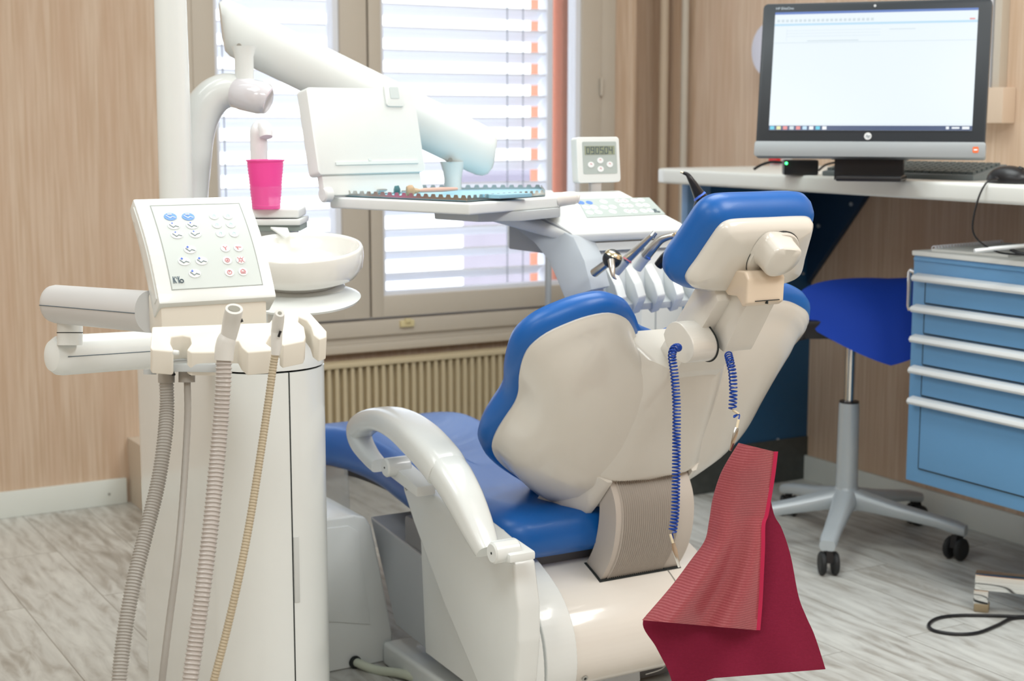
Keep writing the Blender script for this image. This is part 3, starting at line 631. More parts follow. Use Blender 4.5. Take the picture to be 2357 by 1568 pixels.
m = MB(); p1 = at(1042, 372, 3.20); m.lathe([(.027, .0), (.021, -.02), (.0185, -.035), (.0185, -.11)], p1, (0, 0, 1), 28); m.obj('hanger_pin', whitem, bm_)
m = MB()
for q in ((557, 107, 3.0), (1038, 367, 3.20)):
    p = at(*q); n_ = -RT.cross(V((0, 0, 1))) ; n_ = V((-.5, -.8660254, 0)); c = p + n_ * .026; m.cyl(c, c + n_ * .008, .0045, 14)
m.obj('screw', mat('screw_dark', (.3, .28, .25), .4), bm_)

# ================= INSTRUMENT TABLE =================
TZ = 1.0
tb = thing('instrument_table', oz(1040, 470, TZ), 'white tray table with upright folding panel hanging below the slanting arm', 'table')
TP = [at(760, 454, 2.96), at(1080, 470, 2.74), at(1285, 452, 2.98), at(1272, 438, 3.26), at(800, 437, 3.22)]
TP = [V((p.x, p.y, TZ)) for p in TP]
MB().prism([V((p.x, p.y, TZ - .021)) for p in TP], (0, 0, .021), .004, 3).obj('table_top', whitem, tb)
cen = sum(TP, V()) / 5
# side grip at the right end of the table
MB().tube([at(1283, 462, 2.99), at(1300, 458, 2.99), at(1322, 456, 3.0), at(1334, 457, 3.0)], [.013, .014, .013, .008], 16, 4).obj('table_grip', mat('grip_cream', (.82, .78, .72), .4), tb, 'cream grip')
# folding panel
h0, h1 = at(748, 432, 2.92), at(978, 424, 3.08); hu = (h1 - h0); hu.z = 0; hu.normalize(); bk = V((-hu.y, hu.x, 0))
if bk.dot(V((.5, .866, 0))) < 0: bk = -bk
hv = V((0, 0, 1)) * math.cos(math.radians(13)) + bk * math.sin(math.radians(13))
W_ = Pl(V((h0.x, h0.y, TZ + .0)), hu, hv); wl = (h1 - h0).length
nf = -1 if W_.n.dot(V((-.5, -.866, 0))) < 0 else 1
# lower hinge flap
m = MB(); m.prism([W_(.0, .005, 0), W_(wl, .005, 0), W_(wl - .004, .05, 0), W_(.0, .05, 0)], W_.n * (-.018), .004); m.obj('hinge_flap', whitem, tb)
m = MB(); e0 = at(741, 448, 2.93); m.cyl(e0 - hu * .0, e0 + hu * .02, .0155, 28, bev=.003); m.obj('hinge_knob', whitem, tb)
m = MB(); m.prism(W_.rrect(-.012, wl + .004, .045, .215, .008, -.026), W_.n * .034, .004); fp = m.obj('folding_panel', whitem, tb)
m = MB(); W_.rect(m, .03, wl - .012, .062, .068, .008, .003); W_.rect(m, wl * .45, wl * .45 + .006, .069, .074, .008, .002); m.obj('panel_ledge', mat('ledge_grey', (.72, .78, .78), .4), fp)
m = MB(); m.prism(W_.rrect(wl - .072, wl - .026, .178, .222, .007, .006), W_.n * .006, .001); m.obj('latch', whitem, fp)
m = MB(); m.prism(W_.rrect(wl - .060, wl - .038, .194, .217, .002, .011), W_.n * .002); m.obj('latch_button', mat('latch_grey', (.62, .68, .68), .4), fp)
# underside bracket joining table and console
m = MB(); zz0 = TZ - .055
up_ = [at(1000, 492, 2.92), at(1100, 492, 2.84), at(1200, 492, 2.86), at(1290, 492, 2.98), at(1290, 492, 3.2), at(1000, 492, 3.15)]
m.prism([V((p.x, p.y, TZ - .040)) for p in up_], (0, 0, .019), .004); m.obj('under_bracket', greyp, tb)

# steel instrument tray with notched rim
sty = thing('steel_tray', V((cen.x, cen.y, TZ)), 'notched stainless instrument tray lying on the white table', 'tray')
IN = [cen + (p - cen) * .88 for p in TP]; IN = [V((p.x, p.y, TZ + .0015)) for p in IN]
MB().prism(IN, (0, 0, .002)).obj('tray_base', skyb, sty, 'blue lined tray base')
m = MB()
for i in range(5):
    a, b = IN[i], IN[(i + 1) % 5]; d = (b - a); L = d.length; d.normalize(); n_ = V((-d.y, d.x, 0)); k = 0.
    m.prism([a, b, b + n_ * .0015, a + n_ * .0015], (0, 0, .006))
    while k < L - .014:
        q0 = a + d * (k + .002); q1 = a + d * (k + .014); z6 = V((0, 0, .006)); z11 = V((0, 0, .0115))
        m.prism([q0 + z6, q1 + z6, q1 - d * .0025 + z11, q0 + d * .0025 + z11], n_ * .0015); k += .0185
m.obj('notched_rim', steel, sty)
# instruments on the tray
g1 = thing('dental_instrument', at(1000, 448, 3.0), 'pink handled instrument lying on the steel tray', 'instrument', 'instruments on the steel tray')
y0 = V((0, 0, 0))
def tz(p, z): return V((p.x, p.y, z))
ia, ib = tz(at(962, 447, 2.96), TZ + .013), tz(at(1052, 445, 3.03), TZ + .013)
MB().tube([ia, ia.lerp(ib, .15), ia.lerp(ib, .6), ib], [.002, .0045, .0048, .003], 12, 4).obj('handle', pinki, g1)
MB().cyl(ia + (ia - ib) * .4, ia, .0016, 8).obj('shank', steel, g1)
g2 = thing('polishing_brush', at(935, 447, 2.94), 'tan round brush lying on the steel tray', 'brush', 'instruments on the steel tray')
c = tz(at(935, 447, 2.92), TZ + .014)
MB().lathe([(.002, 0), (.009, .001), (.0115, .006), (.0115, .012), (.006, .016), (.0035, .026)], c, (.95, -.25, .0), 20).obj('head', wood, g2)
MB().lathe([(.003, 0), (.010, .002), (.011, .010), (.004, .013)], c + V((-.022, .01, 0)), (.9, -.4, .0), 18).obj('cap', mat('teal_dark', (.05, .16, .18), .3), g2, 'dark teal cap')
g3 = MB(); ic, id_ = tz(at(870, 447, 3.0), TZ + .011), tz(at(930, 443, 3.08), TZ + .011); g3.tube([ic, id_], .003, 10); g3.obj('steel_probe', steel, label='thin steel probe lying at the left of the steel tray', cat='instrument', group='instruments on the steel tray')
g4 = MB(); p = tz(at(1165, 455, 2.86), TZ + .0045); g4.box(p + V((0, 0, .004)), (.09, .05, .007), .001, Matrix.Rotation(.3, 3, 'Z')); g4.obj('instrument_case', skyb, label='pale blue flat case in the middle of the steel tray', cat='case', group='instruments on the steel tray')

# ================= DENTIST CONSOLE =================
cl, cr = at(1315, 537, 3.0), at(1588, 527, 3.14)
KY = (cl.y + cr.y) / 2
dcn_ = thing('instrument_console', (1.75, KY + .15, .76), 'white instrument console with button panel and hanging handpieces', 'console')
XL, XRr = cl.x, cr.x
kz = at(1450, 533, 3.07).z
# sloped top: front edge (KY,kz) to back edge
bkp = oy(1400, 437, KY + .17); bz = bkp.z
Cn = Pl(V((XL, KY, kz)), V((1, 0, 0)), V((0, .17, bz - kz))); cw = XRr - XL; ch = math.hypot(.17, bz - kz)
m = MB(); pts = [Cn(0, 0), Cn(cw, 0), Cn(cw + .0, .03), Cn(cw - .035, .12), Cn(cw - .06, ch), Cn(-.06, ch), Cn(-.13, ch * .95), Cn(-.125, ch * .55), Cn(-.055, .045)]
m.prism([p - Cn.n * .022 for p in pts], Cn.n * .022, .008, 3); m.obj('top_cover', whitem, dcn_)
def cpos(x, y): # reads a place on the sloped cover
    p = onpl(x, y, Cn.n, Cn.n.dot(Cn.o)) - Cn.o; return p.dot(Cn.u), p.dot(Cn.v)
m = MB(); mp_ = [Cn(*cpos(*q), .0006) for q in ((1351, 502), (1531, 494), (1494, 456), (1328, 459))]; m.prism(mp_, Cn.n * .0008); mpn = m.obj('button_panel', panelg, dcn_)
def btn(mt, P, a, b, r, c=.0014, par=None, rb=None): P.ell(MB(), a, b, r, rb or r, c, .0006, 20).obj('button', mt, par or mpn)
ir, ig, idk = MB(), MB(), MB()
for (x, y) in ((1337, 468), (1356, 468)): btn(btnb, Cn, *cpos(x, y), .0075)
for (x, y) in ((1389, 466), (1349, 479), (1367, 479), (1390, 479), (1410, 478), (1357, 491), (1377, 490), (1410, 489)):
    btn(btnw, Cn, *cpos(x, y), .0085); a, b = cpos(x, y); Cn.line(idk, [(a - .005, b + .003), (a - .001, b - .002), (a + .005, b + .001)], .0011, .0022)
for (x, y) in ((1423, 464), (1438, 464), (1434, 475), (1449, 475), (1444, 488), (1459, 488)):
    btn(btnw, Cn, *cpos(x, y), .0080); a, b = cpos(x, y); Cn.line(ir, [(a - .003, b - .003), (a + .003, b + .003)], .0014, .0022)
for (x, y) in ((1460, 463), (1475, 462), (1471, 474), (1487, 474), (1481, 487), (1497, 486)):
    btn(btnw, Cn, *cpos(x, y), .0080); a, b = cpos(x, y); Cn.line(ig, [(a - .003, b), (a + .003, b)], .0018, .0022)
ir.obj('button_icon', inkr, mpn); ig.obj('button_icon', inkg, mpn); idk.obj('button_icon', mat('icon_grey', (.4, .46, .5), .5), mpn)
def kavo(P, a, b, s, c, parent, mt):
    m = MB(); Lw = s * .075; T = lambda pts: [(a + x * s, b + y * s) for x, y in pts]
    P.line(m, T([(.03, 1.0), (.0, .0)]), Lw, c); P.line(m, T([(.04, .42), (.19, .0)]), Lw, c); P.line(m, T([(.11, .36), (.21, .86), (.31, .36)]), Lw * .6, c); P.line(m, T([(.14, .5), (.28, .5)]), Lw * .5, c)
    P.line(m, T([(.40, 1.0), (.43, .0)]), Lw * 1.1, c); P.line(m, T([(.68, 1.0), (.45, .30)]), Lw * .7, c)
    cc = [(.66 + .14 * math.cos(t), .15 + .15 * math.sin(t)) for t in [2 * math.pi * k / 14 for k in range(15)]]; P.line(m, T(cc), Lw, c); m.obj('logo', mt, parent)
kavo(Cn, *cpos(1508, 491), .016, .002, mpn, inkd)
# body under the cover : profile in (y,z), extruded along x
z0 = kz - .022
prof = [(KY + .01, z0), (KY + .014, z0 - .014), (KY - .004, z0 - .020), (KY - .02, z0 - .06), (KY - .045, z0 - .105), (KY - .047, z0 - .118), (KY - .025, z0 - .150), (KY + .01, z0 - .13), (KY + .07, z0 - .03), (KY + .13, z0 + .01)]
MB().prism([(XL + .0, y, z) for y, z in prof], (.055, 0, 0), .004).obj('side_cheek', greyp if False else whitem, dcn_)
mid = [(KY + .03, z0), (KY + .014, z0 - .02), (KY + .005, z0 - .05), (KY - .0, z0 - .10), (KY + .01, z0 - .125), (KY + .07, z0 - .03), (KY + .13, z0 + .01)]
MB().prism([(XL + .05, y, z) for y, z in mid], (cw - .055, 0, 0), .002).obj('front_body', whitem, dcn_)
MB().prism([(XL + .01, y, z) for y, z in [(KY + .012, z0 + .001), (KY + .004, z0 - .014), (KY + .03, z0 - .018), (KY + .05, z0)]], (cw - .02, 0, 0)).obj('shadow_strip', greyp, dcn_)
sw = (cw - .05) / 5
for k in range(5):
    x = XL + .05 + sw * (k + .72); fin = [(KY + .01, z0 - .045), (KY - .028, z0 - .082), (KY - .043, z0 - .108), (KY - .040, z0 - .118), (KY - .02, z0 - .145), (KY + .015, z0 - .125)]
    MB().prism([(x, y, z) for y, z in fin], (sw * .42, 0, .004), .003).obj('holder_fin', whitem, dcn_)
    MB().prism([(x - sw * .60, y, z) for y, z in [(KY + .01, z0 - .10), (KY - .026, z0 - .122), (KY - .024, z0 - .136), (KY + .015, z0 - .13)]], (sw * .62, 0, 0), .003).obj('holder_floor', greyp, dcn_)
# carrier arm on the left below the cover (grey, curved) and rear bracket
cpf = [at(1172, 515, 3.05), at(1262, 512, 3.03), at(1320, 545, 2.99), at(1345, 600, 2.96), at(1362, 668, 2.94), at(1345, 674, 2.95), at(1300, 690, 2.97), at(1284, 650, 2.98), at(1262, 600, 3.0), at(1230, 560, 3.02)]
MB().prism(cpf, V((.07, .04, 0)), .004).obj('carrier_arm', mat('arm_bluegrey', (.52, .57, .62), .35), dcn_, 'blue grey curved carrier arm')
MB().prism([at(1172, 513, 3.07), at(1260, 515, 3.05), at(1272, 586, 3.03), at(1172, 573, 3.07)], V((.03, .06, 0)), .003).obj('rear_bracket', greyp, dcn_)
MB().prism([at(1250, 500, 3.02), at(1315, 537, 3.0), at(1320, 545, 3.0), at(1165, 515, 3.05), at(1180, 503, 3.08)], V((.05, .05, 0)), .003).obj('arm_shoulder', greyp, dcn_)

# handpieces hanging in the console
def hp(name, label, cat, parts):
    t = thing(name, parts[0][2][0], label, cat, 'handpieces in the console')
    for pn, mt, pts, r, *lb in parts: MB().tube(pts, r, 16, 5).obj(pn, mt, t, lb[0] if lb else None)
    return t
dd = 2.90
t1 = hp('air_polisher', 'silver and brass handpiece with black ball head at the left of the console', 'handpiece', [('stem', steeld, [at(1368, 628, 2.93), at(1385, 615, 2.91), at(1400, 604, 2.90)], [.009, .0085, .008])])
c = at(1409, 596, 2.875)
MB().ball(c, .0185, 24, (1, 1, 1)).obj('ball_head', mat('ball_dark', (.02, .025, .03), .3), t1); MB().lathe([(.0183, .0055), (.0172, .0085), (.0145, .0128), (.006, .0165), (.001, .017)], c, (.35, -.25, .9), 28).obj('brass_cap', gold, t1, 'brass cap')
MB().tube([at(1407, 600, 2.86), at(1409, 618, 2.85), at(1412, 636, 2.845), at(1419, 643, 2.845)], [.007, .006, .0035, .001], 14, 4).obj('nozzle', steeld, t1)
hp('contra_angle', 'slim steel handpiece with red ring, second from left in the console', 'handpiece', [('body', white, [at(1418, 626, 2.93), at(1432, 610, 2.92), at(1443, 597, 2.91)], .0095), ('sleeve', steeld, [at(1441, 599, 2.91), at(1460, 581, 2.90), at(1488, 554, 2.88), at(1503, 541, 2.87)], [.0098, .0085, .006, .004]), ('head', steel, [at(1500, 545, 2.87), at(1508, 535, 2.87)], .0055), ('ring', inkr, [at(1442, 600, 2.909), at(1444, 597, 2.909)], .0101, 'red ring')])
hp('turbine_handpiece', 'curved steel handpiece with blue ring at the middle of the console', 'handpiece', [('body', white, [at(1466, 617, 2.94), at(1478, 601, 2.93), at(1488, 589, 2.92)], .0105), ('sleeve', steeld, [at(1486, 590, 2.92), at(1500, 573, 2.91), at(1520, 553, 2.90), at(1540, 545, 2.89), at(1552, 543, 2.885)], [.0105, .010, .008, .0065, .006]), ('head', gold, [at(1550, 538, 2.885), at(1558, 552, 2.885)], .006), ('ring', inkb, [at(1486, 591, 2.919), at(1489, 588, 2.919)], .0109, 'blue ring')])
hp('curing_light', 'short black handpiece lying in the console beside the headrest', 'handpiece', [('body', black, [at(1515, 612, 2.93), at(1530, 595, 2.92), at(1548, 576, 2.90), at(1562, 560, 2.88)], [.009, .0105, .010, .006])])
hp('scaler_handpiece', 'tall black angled handpiece with blue ring behind the headrest', 'handpiece', [('grip', black, [at(1598, 600, 2.98), at(1600, 560, 2.96), at(1606, 510, 2.95), at(1616, 470, 2.94), at(1621, 458, 2.94)], [.014, .016, .0155, .015, .014]), ('neck', black, [at(1621, 466, 2.94), at(1610, 450, 2.93), at(1592, 417, 2.92), at(1582, 402, 2.92), at(1572, 398, 2.92)], [.015, .012, .0065, .004, .0028]), ('tip', gold, [at(1573, 398, 2.92), at(1566, 396, 2.92)], [.0026, .002]), ('ring', inkb, [at(1612, 454, 2.931), at(1609, 450, 2.931)], [.0136, .0130], 'blue ring')])

# timer display standing behind the console
T0 = oy(1331, 421, KY + .16); T1 = oy(1429, 427, KY + .16); tw = T1.x - T0.x
tm = thing('timer_display', (T0.x + tw / 2, KY + .16, TZ - .01), 'small white timer with grey face and digital readout on the console', 'timer')
Tm = Pl(T0, (1, 0, 0), (0, .10, 1)); th_ = oy(1331, 315, KY + .17).z - T0.z
MB().prism(Tm.rrect(0, tw, 0, th_, .007, -.022), Tm.n * .022, .003, 3).obj('case', whitem, tm)
m = MB(); m.prism(Tm.rrect(.014, tw - .008, .018, th_ - .010, .003, .0002), Tm.n * .0006); fa = m.obj('face', panelg, tm)
m = MB(); Tm.rect(m, .019, tw - .013, th_ * .61, th_ * .80, .0009, .0004); m.obj('readout', lcd, fa)
SEG = {'0': 'abcdef', '9': 'abcdfg', '5': 'acdfg', '4': 'bcfg'}
def seven(P, txt, a, b, w_, h_, gap, lw, c, parent, mt):
    m = MB()
    for chh in txt:
        pos = {'a': [(0, h_), (w_, h_)], 'b': [(w_, h_), (w_, h_ / 2)], 'c': [(w_, h_ / 2), (w_, 0)], 'd': [(0, 0), (w_, 0)], 'e': [(0, h_ / 2), (0, 0)], 'f': [(0, h_), (0, h_ / 2)], 'g': [(0, h_ / 2), (w_, h_ / 2)]}
        for s_ in SEG[chh]: P.line(m, [(a + x, b + y) for x, y in pos[s_]], lw, c)
        a += w_ + gap
    m.obj('readout_digits', mt, parent)
lw_ = tw - .034; cwid = lw_ / 6.4
seven(Tm, '090504', .0235, th_ * .635, cwid * .62, th_ * .14, cwid * .38, .0016, .0014, fa, inkd)
m = MB(); mr_ = MB()
for a, b in ((tw * .5, th_ * .44), (tw * .5, th_ * .25), (tw * .28, th_ * .35), (tw * .72, th_ * .35)):
    btn(btnw, Tm, a + .003, b + .004, .0080, .001, fa, .0062); Tm.line(mr_, [(a + .001, b + .005), (a + .003, b + .0065), (a + .005, b + .004)], .0008, .0016)
mr_.obj('button_icon', inkr, fa)
m = MB(); ps = Tm(tw * .46, -.0, -.012); m.bb(ps.x - .013, ps.x + .013, ps.y - .006, ps.y + .006, TZ - .03, ps.z + .004, .002); m.obj('stalk', alu, tm)

# hanging hose pole + white column behind the chair
hr = thing('upright_rod', (2.2, 3.4, 0), 'thin grey upright rod standing in front of the window sill', 'rod')
q0 = at(1262, 588, 4.0); MB().cyl((q0.x, q0.y, 0), (q0.x, q0.y, q0.z + .1), .0085, 14).obj('rod', mat('rod_grey', (.38, .40, .42), .4), hr); MB().cyl((q0.x, q0.y, 0), (q0.x, q0.y, .012), .05, 24).obj('foot', greyp, hr)
wc = thing('white_side_cabinet', (2.2, 3.2, 0), 'pale white upright cabinet partly hidden behind the dental chair', 'cabinet')
w0 = oz(1478, 1100, 0); 
wa, wb = at(1478, 700, 3.55), at(1572, 700, 3.75)
uu = V((wb.x - wa.x, wb.y - wa.y, 0)); nn = V((-uu.y, uu.x, 0)).normalized()
MB().prism([V((wa.x, wa.y, 0)), V((wb.x, wb.y, 0)), V((wb.x, wb.y, 0)) + nn * .2, V((wa.x, wa.y, 0)) + nn * .2], (0, 0, at(1500, 560, 3.6).z), .006).obj('body', whitem, wc)
p = V((wa.x, wa.y, 0)).lerp(V((wb.x, wb.y, 0)), .30); MB().prism([p - nn * .003, p + uu.normalized() * .004 - nn * .003, p + uu.normalized() * .004, p], (0, 0, .85)).obj('edge_seam', greyp, wc)

# ================= ASSISTANT CONSOLE =================
BL = at(367, 700, 2.10); AY = BL.y
tilt_ = None
TLp = ox(306, 458, BL.x)
As = Pl(BL, (1, 0, 0), TLp - BL); aw = oy(637, 685, AY).x - BL.x; ah = (TLp - BL).length
ac = thing('assistant_console', (.70, 1.98, .80), 'white assistant console with tilted keypad above a suction hose holder', 'console')
m = MB()
# side profile extruded: curved face
rs = []
def bulge(t): return .010 * math.sin(math.pi * t)
NN = 12
front = [As(0, ah * k / NN, bulge(k / NN)) for k in range(NN + 1)]
backp = [As(0, ah * k / NN, bulge(k / NN) * .6 - .028 - (.010 * (1 - k / NN))) for k in range(NN + 1)][::-1]
m.prism(front + backp, (aw, 0, 0), .003, 2); kp = m.obj('keypad_housing', white, ac, sharp=35)
m = MB(); NS = 70
fe = [As(-.0012, ah * (.06 + .88 * k / NS), bulge(.06 + .88 * k / NS) - .006) for k in range(NS + 1)]
be = [As(-.0012, ah * (.06 + .88 * k / NS), bulge(.06 + .88 * k / NS) - .019 - .0055 * abs(math.sin(math.pi * 7 * k / NS))) for k in range(NS + 1)][::-1]
m.prism(fe + be, (.003, 0, 0), .0006, 1); m.obj('grip_ridges', white, kp)
# keypad surface follows the bulge
x0_, x1_ = .022, aw - .018; t0_, t1_ = .11, .915
m = MB(); P0 = [As(x0_, ah * (t0_ + (t1_ - t0_) * k / NN), bulge(t0_ + (t1_ - t0_) * k / NN) + .0004) for k in range(NN + 1)]; P1 = [As(x0_, ah * (t0_ + (t1_ - t0_) * k / NN), bulge(t0_ + (t1_ - t0_) * k / NN) - .002) for k in range(NN + 1)][::-1]
m.prism(P0 + P1, (x1_ - x0_, 0, 0)); kf = m.obj('keypad_face', panelg2, ac, sharp=60)
m = MB(); 
for k in range(NN):
    ta, tb_ = t0_ + (t1_ - t0_) * k / NN, t0_ + (t1_ - t0_) * (k + 1) / NN
    for xx in (x0_ - .0012, x1_): m.prism([As(xx, ah * ta, bulge(ta) + .0006), As(xx + .0012, ah * ta, bulge(ta) + .0006), As(xx + .0012, ah * tb_, bulge(tb_) + .0006), As(xx, ah * tb_, bulge(tb_) + .0006)], As.n * (-.002))
for tt in (t0_, t1_): As.rect(m, x0_ - .0012, x1_ + .0012, ah * tt - .0006, ah * tt + .0006, bulge(tt) - .0008, .0014)
m.obj('face_border', mat('border_grey', (.35, .38, .36), .5), kf)
def apos(x, y):
    p = onpl(x, y, As.n, As.n.dot(As(0, 0, .007))) - As.o; return p.dot(As.u), p.dot(As.v)
def ah_(b): return bulge(b / ah) + .0006
def aell(mb, a, b, ra, rb, n=24, dz=0.): mb.prism([As(a + ra * math.cos(t), b + rb * math.sin(t), ah_(b + rb * math.sin(t)) + dz) for t in [2 * math.pi * k / n for k in range(n)]], As.n * .0007)
def aline(mb, pts, wd, dz=.0012): As.line(mb, pts, wd, ah_(sum(p[1] for p in pts) / len(pts)) + dz, .0004)
il, ib_, irr, igg, iw = MB(), MB(), MB(), MB(), MB()
skyb_ = mat('button_sky', (.22, .42, .92), .3)
def abtn(mt, *q): m_ = MB(); aell(m_, *q); m_.obj('button', mt, kf)
def bed(mb, a, b, up=1): aline(mb, [(a - .0062, b + .0028), (a - .0012, b - .0022), (a + .0022, b + .0004), (a + .0066, b - .0016 * up)], .0009)
chairs = [(399, 522), (441, 521), (406, 544), (448, 542), (436, 578), (423, 604), (463, 603), (448, 630)]
for i, q in enumerate(chairs):
    a, b = apos(*q); abtn(btnw, a, b, .0088, .0066); bed(il, a, b - .001, -1 if i == 3 else 1)
    if i >= 4: aline(ib_, [(a - .003, b + .0052), (a - .003, b + .0022)], .0009); aline(ib_, [(a - .0045, b + .0035), (a - .003, b + .0022 if i == 7 else b + .0052), (a - .0015, b + .0035)], .0008)
    else: aline(ib_, [(a - .002, b + .0045), (a - .001, b + .0045)], .0016)
for q in ((392, 499), (433, 499)):
    a, b = apos(*q); abtn(skyb_, a, b, .0092, .0070); bed(iw, a, b - .001); aline(iw, [(a - .003, b + .004), (a + .002, b + .004)], .0018)
rt_ = [(492, 498), (524, 498), (498, 520), (530, 519), (506, 541), (537, 541)]
for q in rt_:
    a, b = apos(*q); abtn(btnw, a, b, .0068, .0062); aline(igg, [(a - .002, b - .002), (a - .001, b + .0022), (a + .0022, b + .001), (a + .0012, b - .002)], .0007)
rd_ = [(517, 575), (547, 574), (522, 602), (553, 601), (528, 628), (559, 626)]
for i, q in enumerate(rd_):
    a, b = apos(*q); abtn(btnw, a, b, .0068, .0062)
    circ = [(a + .0032 * math.cos(t), b + .0032 * math.sin(t)) for t in [2 * math.pi * k / 14 for k in range(15)]]
    if i == 0: aline(irr, [(a - .003, b + .003), (a, b), (a + .003, b + .003)], .0007); aline(irr, [(a, b), (a, b - .0035)], .0010)
    elif i == 1: aline(irr, [(a - .004, b + .0015), (a + .004, b + .0005)], .0008); aline(irr, [(a - .002, b + .001), (a - .001, b - .003)], .0009)
    elif i in (2, 4): aline(irr, circ, .0007); aline(irr, [(a, b + .003), (a, b)] if i == 4 else [(a - .001, b - .001), (a, b + .001), (a + .001, b - .001)], .0009)
    elif i == 3: aline(irr, [(a - .0025, b - .0018), (a + .0025, b - .0018), (a + .0025, b + .0018), (a - .0025, b + .0018), (a - .0025, b - .0018)], .0007); [aline(irr, [(a + x, b + y), (a + x * 1.5, b + y * 1.6)], .0006) for x, y in ((-.003, -.0025), (0, -.0028), (.003, -.0025), (-.003, .0025), (0, .0028), (.003, .0025))]
    else: aline(irr, [(a - .0035, b - .001), (a - .0028, b + .0018), (a, b + .0035), (a + .0028, b + .0018), (a + .0035, b - .001), (a - .0035, b - .001)], .0008); aline(irr, [(a - .0035, b - .0028), (a + .0035, b - .0028)], .0006)
il.obj('button_icon', mat('icon_slate', (.16, .22, .24), .5), kf); ib_.obj('button_icon', inkb, kf); irr.obj('button_icon', inkr, kf); igg.obj('button_icon', mat('icon_mint', (.55, .82, .80), .5), kf); iw.obj('button_icon', inkw, kf)
a, b = apos(401, 651); kavo(As, a, b, .0175, ah_(b) + .0008, kf, inkd)
# lower neck
nz1 = BL.z - .004
fr0 = oy(368, 750, AY + .012)
m = MB(); m.prism([V((BL.x + .004, AY + .008, nz1 - .042)), V((BL.x + aw - .012, AY + .008, nz1 - .042)), V((BL.x + aw - .012, AY + .055, nz1 - .042)), V((BL.x + .0, AY + .055, nz1 - .042))], (0, 0, .055), .005); m.obj('neck_block', cream, ac)
# hose holder: plate with notches; outline laid out on its own sloping plane
HP0 = at(352, 815, 2.03); HZ = HP0.z
hz_ = at(500, 800, 2.02).z
HPn = (hz_)
top_out = [(350, 752), (620, 742), (640, 718), (705, 710), (752, 762), (752, 776), (735, 782), (722, 772), (716, 752), (706, 738), (688, 730), (686, 740), (700, 752), (704, 775), (700, 786), (652, 796), (645, 790), (648, 775), (640, 772), (622, 772), (612, 790), (626, 800), (624, 808), (570, 812), (557, 800), (549, 785), (520, 785), (500, 790), (508, 808), (503, 812), (440, 812), (430, 806), (441, 790), (438, 776), (420, 773), (394, 776), (392, 790), (400, 806), (396, 810), (350, 806), (346, 800)]
HN = V((0, -math.sin(math.radians(38)), math.cos(math.radians(38))))
p_ref = at(346, 806, 2.045)
hk = HN.dot(p_ref)
tp_ = [onpl(x, y, HN, hk) for x, y in top_out]
m = MB(); m.prism(tp_, V((.002, .010, -.034)), .0035, 3); m.obj('hose_holder', cream, ac, sharp=45)
m = MB(); q0, q1 = at(368, 838, 2.05), at(500, 838, 2.05); m.prism([at(368, 838, 2.075), at(500, 838, 2.075), at(500, 858, 2.075), at(370, 856, 2.075)], V((.01, .05, 0)), .002); m.obj('holder_underside', greyp, ac)
MB().cyl(at(398, 811, 2.03), at(412, 813, 2.03), .0035, 12, bev=.001).obj('holder_pin', whitem, ac)
for q in (345, 487): MB().cyl(at(q, 850, 2.12), at(q, 862, 2.12), .009, 16).obj('holder_stud', greyp, ac)
# arms
def cap(mb, P, ry, rz, axis_n=(0, 0, 1)):
    a, b = V(P[0]), V(P[1]); d = (b - a).normalized(); pts = [a + d * e for e in (-.022, -.018, -.008, .004)] + [b]; fr_ = [.35, .75, .95, 1, 1]
    return mb.tube(pts, [ry * f for f in fr_], 28, 1, flat=[rz * f for f in fr_], nrm=axis_n)
j1 = at(128, 700, 2.36); e1 = at(345, 718, 2.15)
m = MB(); cap(m, (j1, e1), .024, .030); ua = m.obj('upper_arm', mat('arm_grey_white', (.66, .67, .68), .3), ac)
j2 = at(140, 818, 2.38); e2 = at(420, 795, 2.62); e2 = V((.90, 2.56, .755))
m = MB(); cap(m, (j2, e2), .024, .032); m.obj('lower_arm', white, ac)
MB().cyl(at(161, 795, 2.36), at(161, 740, 2.36), .0195, 28).obj('arm_joint', white, ac)
MB().cyl(at(161, 765, 2.36), at(161, 767, 2.36), .0198, 28).obj('joint_gap', darkg, ac)
# seams on the arms
for (a_, b_, r_) in ((j1, e1, .0246), (j2, e2, .0246)):
    d = (b_ - a_).normalized(); s_ = V((d.y, -d.x, 0)).normalized(); s_ = -s_ if s_.dot(V((-.5, -.866, 0))) < 0 else s_
    m = MB(); m.tube([a_ + s_ * (r_ - .0006) - d * .006, b_ + s_ * (r_ - .0006)], .0007, 6); m.obj('arm_seam', inkd, ac)

# ---- hoses ----
def ribbed(path, r, pitch, amp, seg=18, sm=14):
    P = catmull(path, sm); L = [0]
    for a, b in zip(P, P[1:]): L.append(L[-1] + (b - a).length)
    n = int(L[-1] / (pitch / 3)); pts = []; rr = []; j = 0
    for i in range(n):
        s_ = L[-1] * i / (n - 1)
        while j < len(L) - 2 and L[j + 1] < s_: j += 1
        pts.append(P[j].lerp(P[j + 1], (s_ - L[j]) / max(1e-9, L[j + 1] - L[j]))); rr.append(r + (amp if i % 3 == 0 else (-amp if i % 3 == 1 else -amp * .6)))
    m = MB(); rs = []
    for i in range(n):
        t = (pts[min(i + 1, n - 1)] - pts[max(i - 1, 0)]).normalized(); base = V((.5, .866, 0)); x = (base - t * base.dot(t)).normalized(); y = t.cross(x)
        rs.append([pts[i] + x * rr[i] * math.cos(a) + y * rr[i] * math.sin(a) for a in [2 * math.pi * k / seg for k in range(seg)]])
    return m.rings(rs)
def endhose(p): return [p, V((p.x + .0, p.y + .04, .10)), V((p.x + .08, p.y + .15, .035)), V((p.x + .16, p.y + .3, .03)), V((.90, 2.42, .05))]
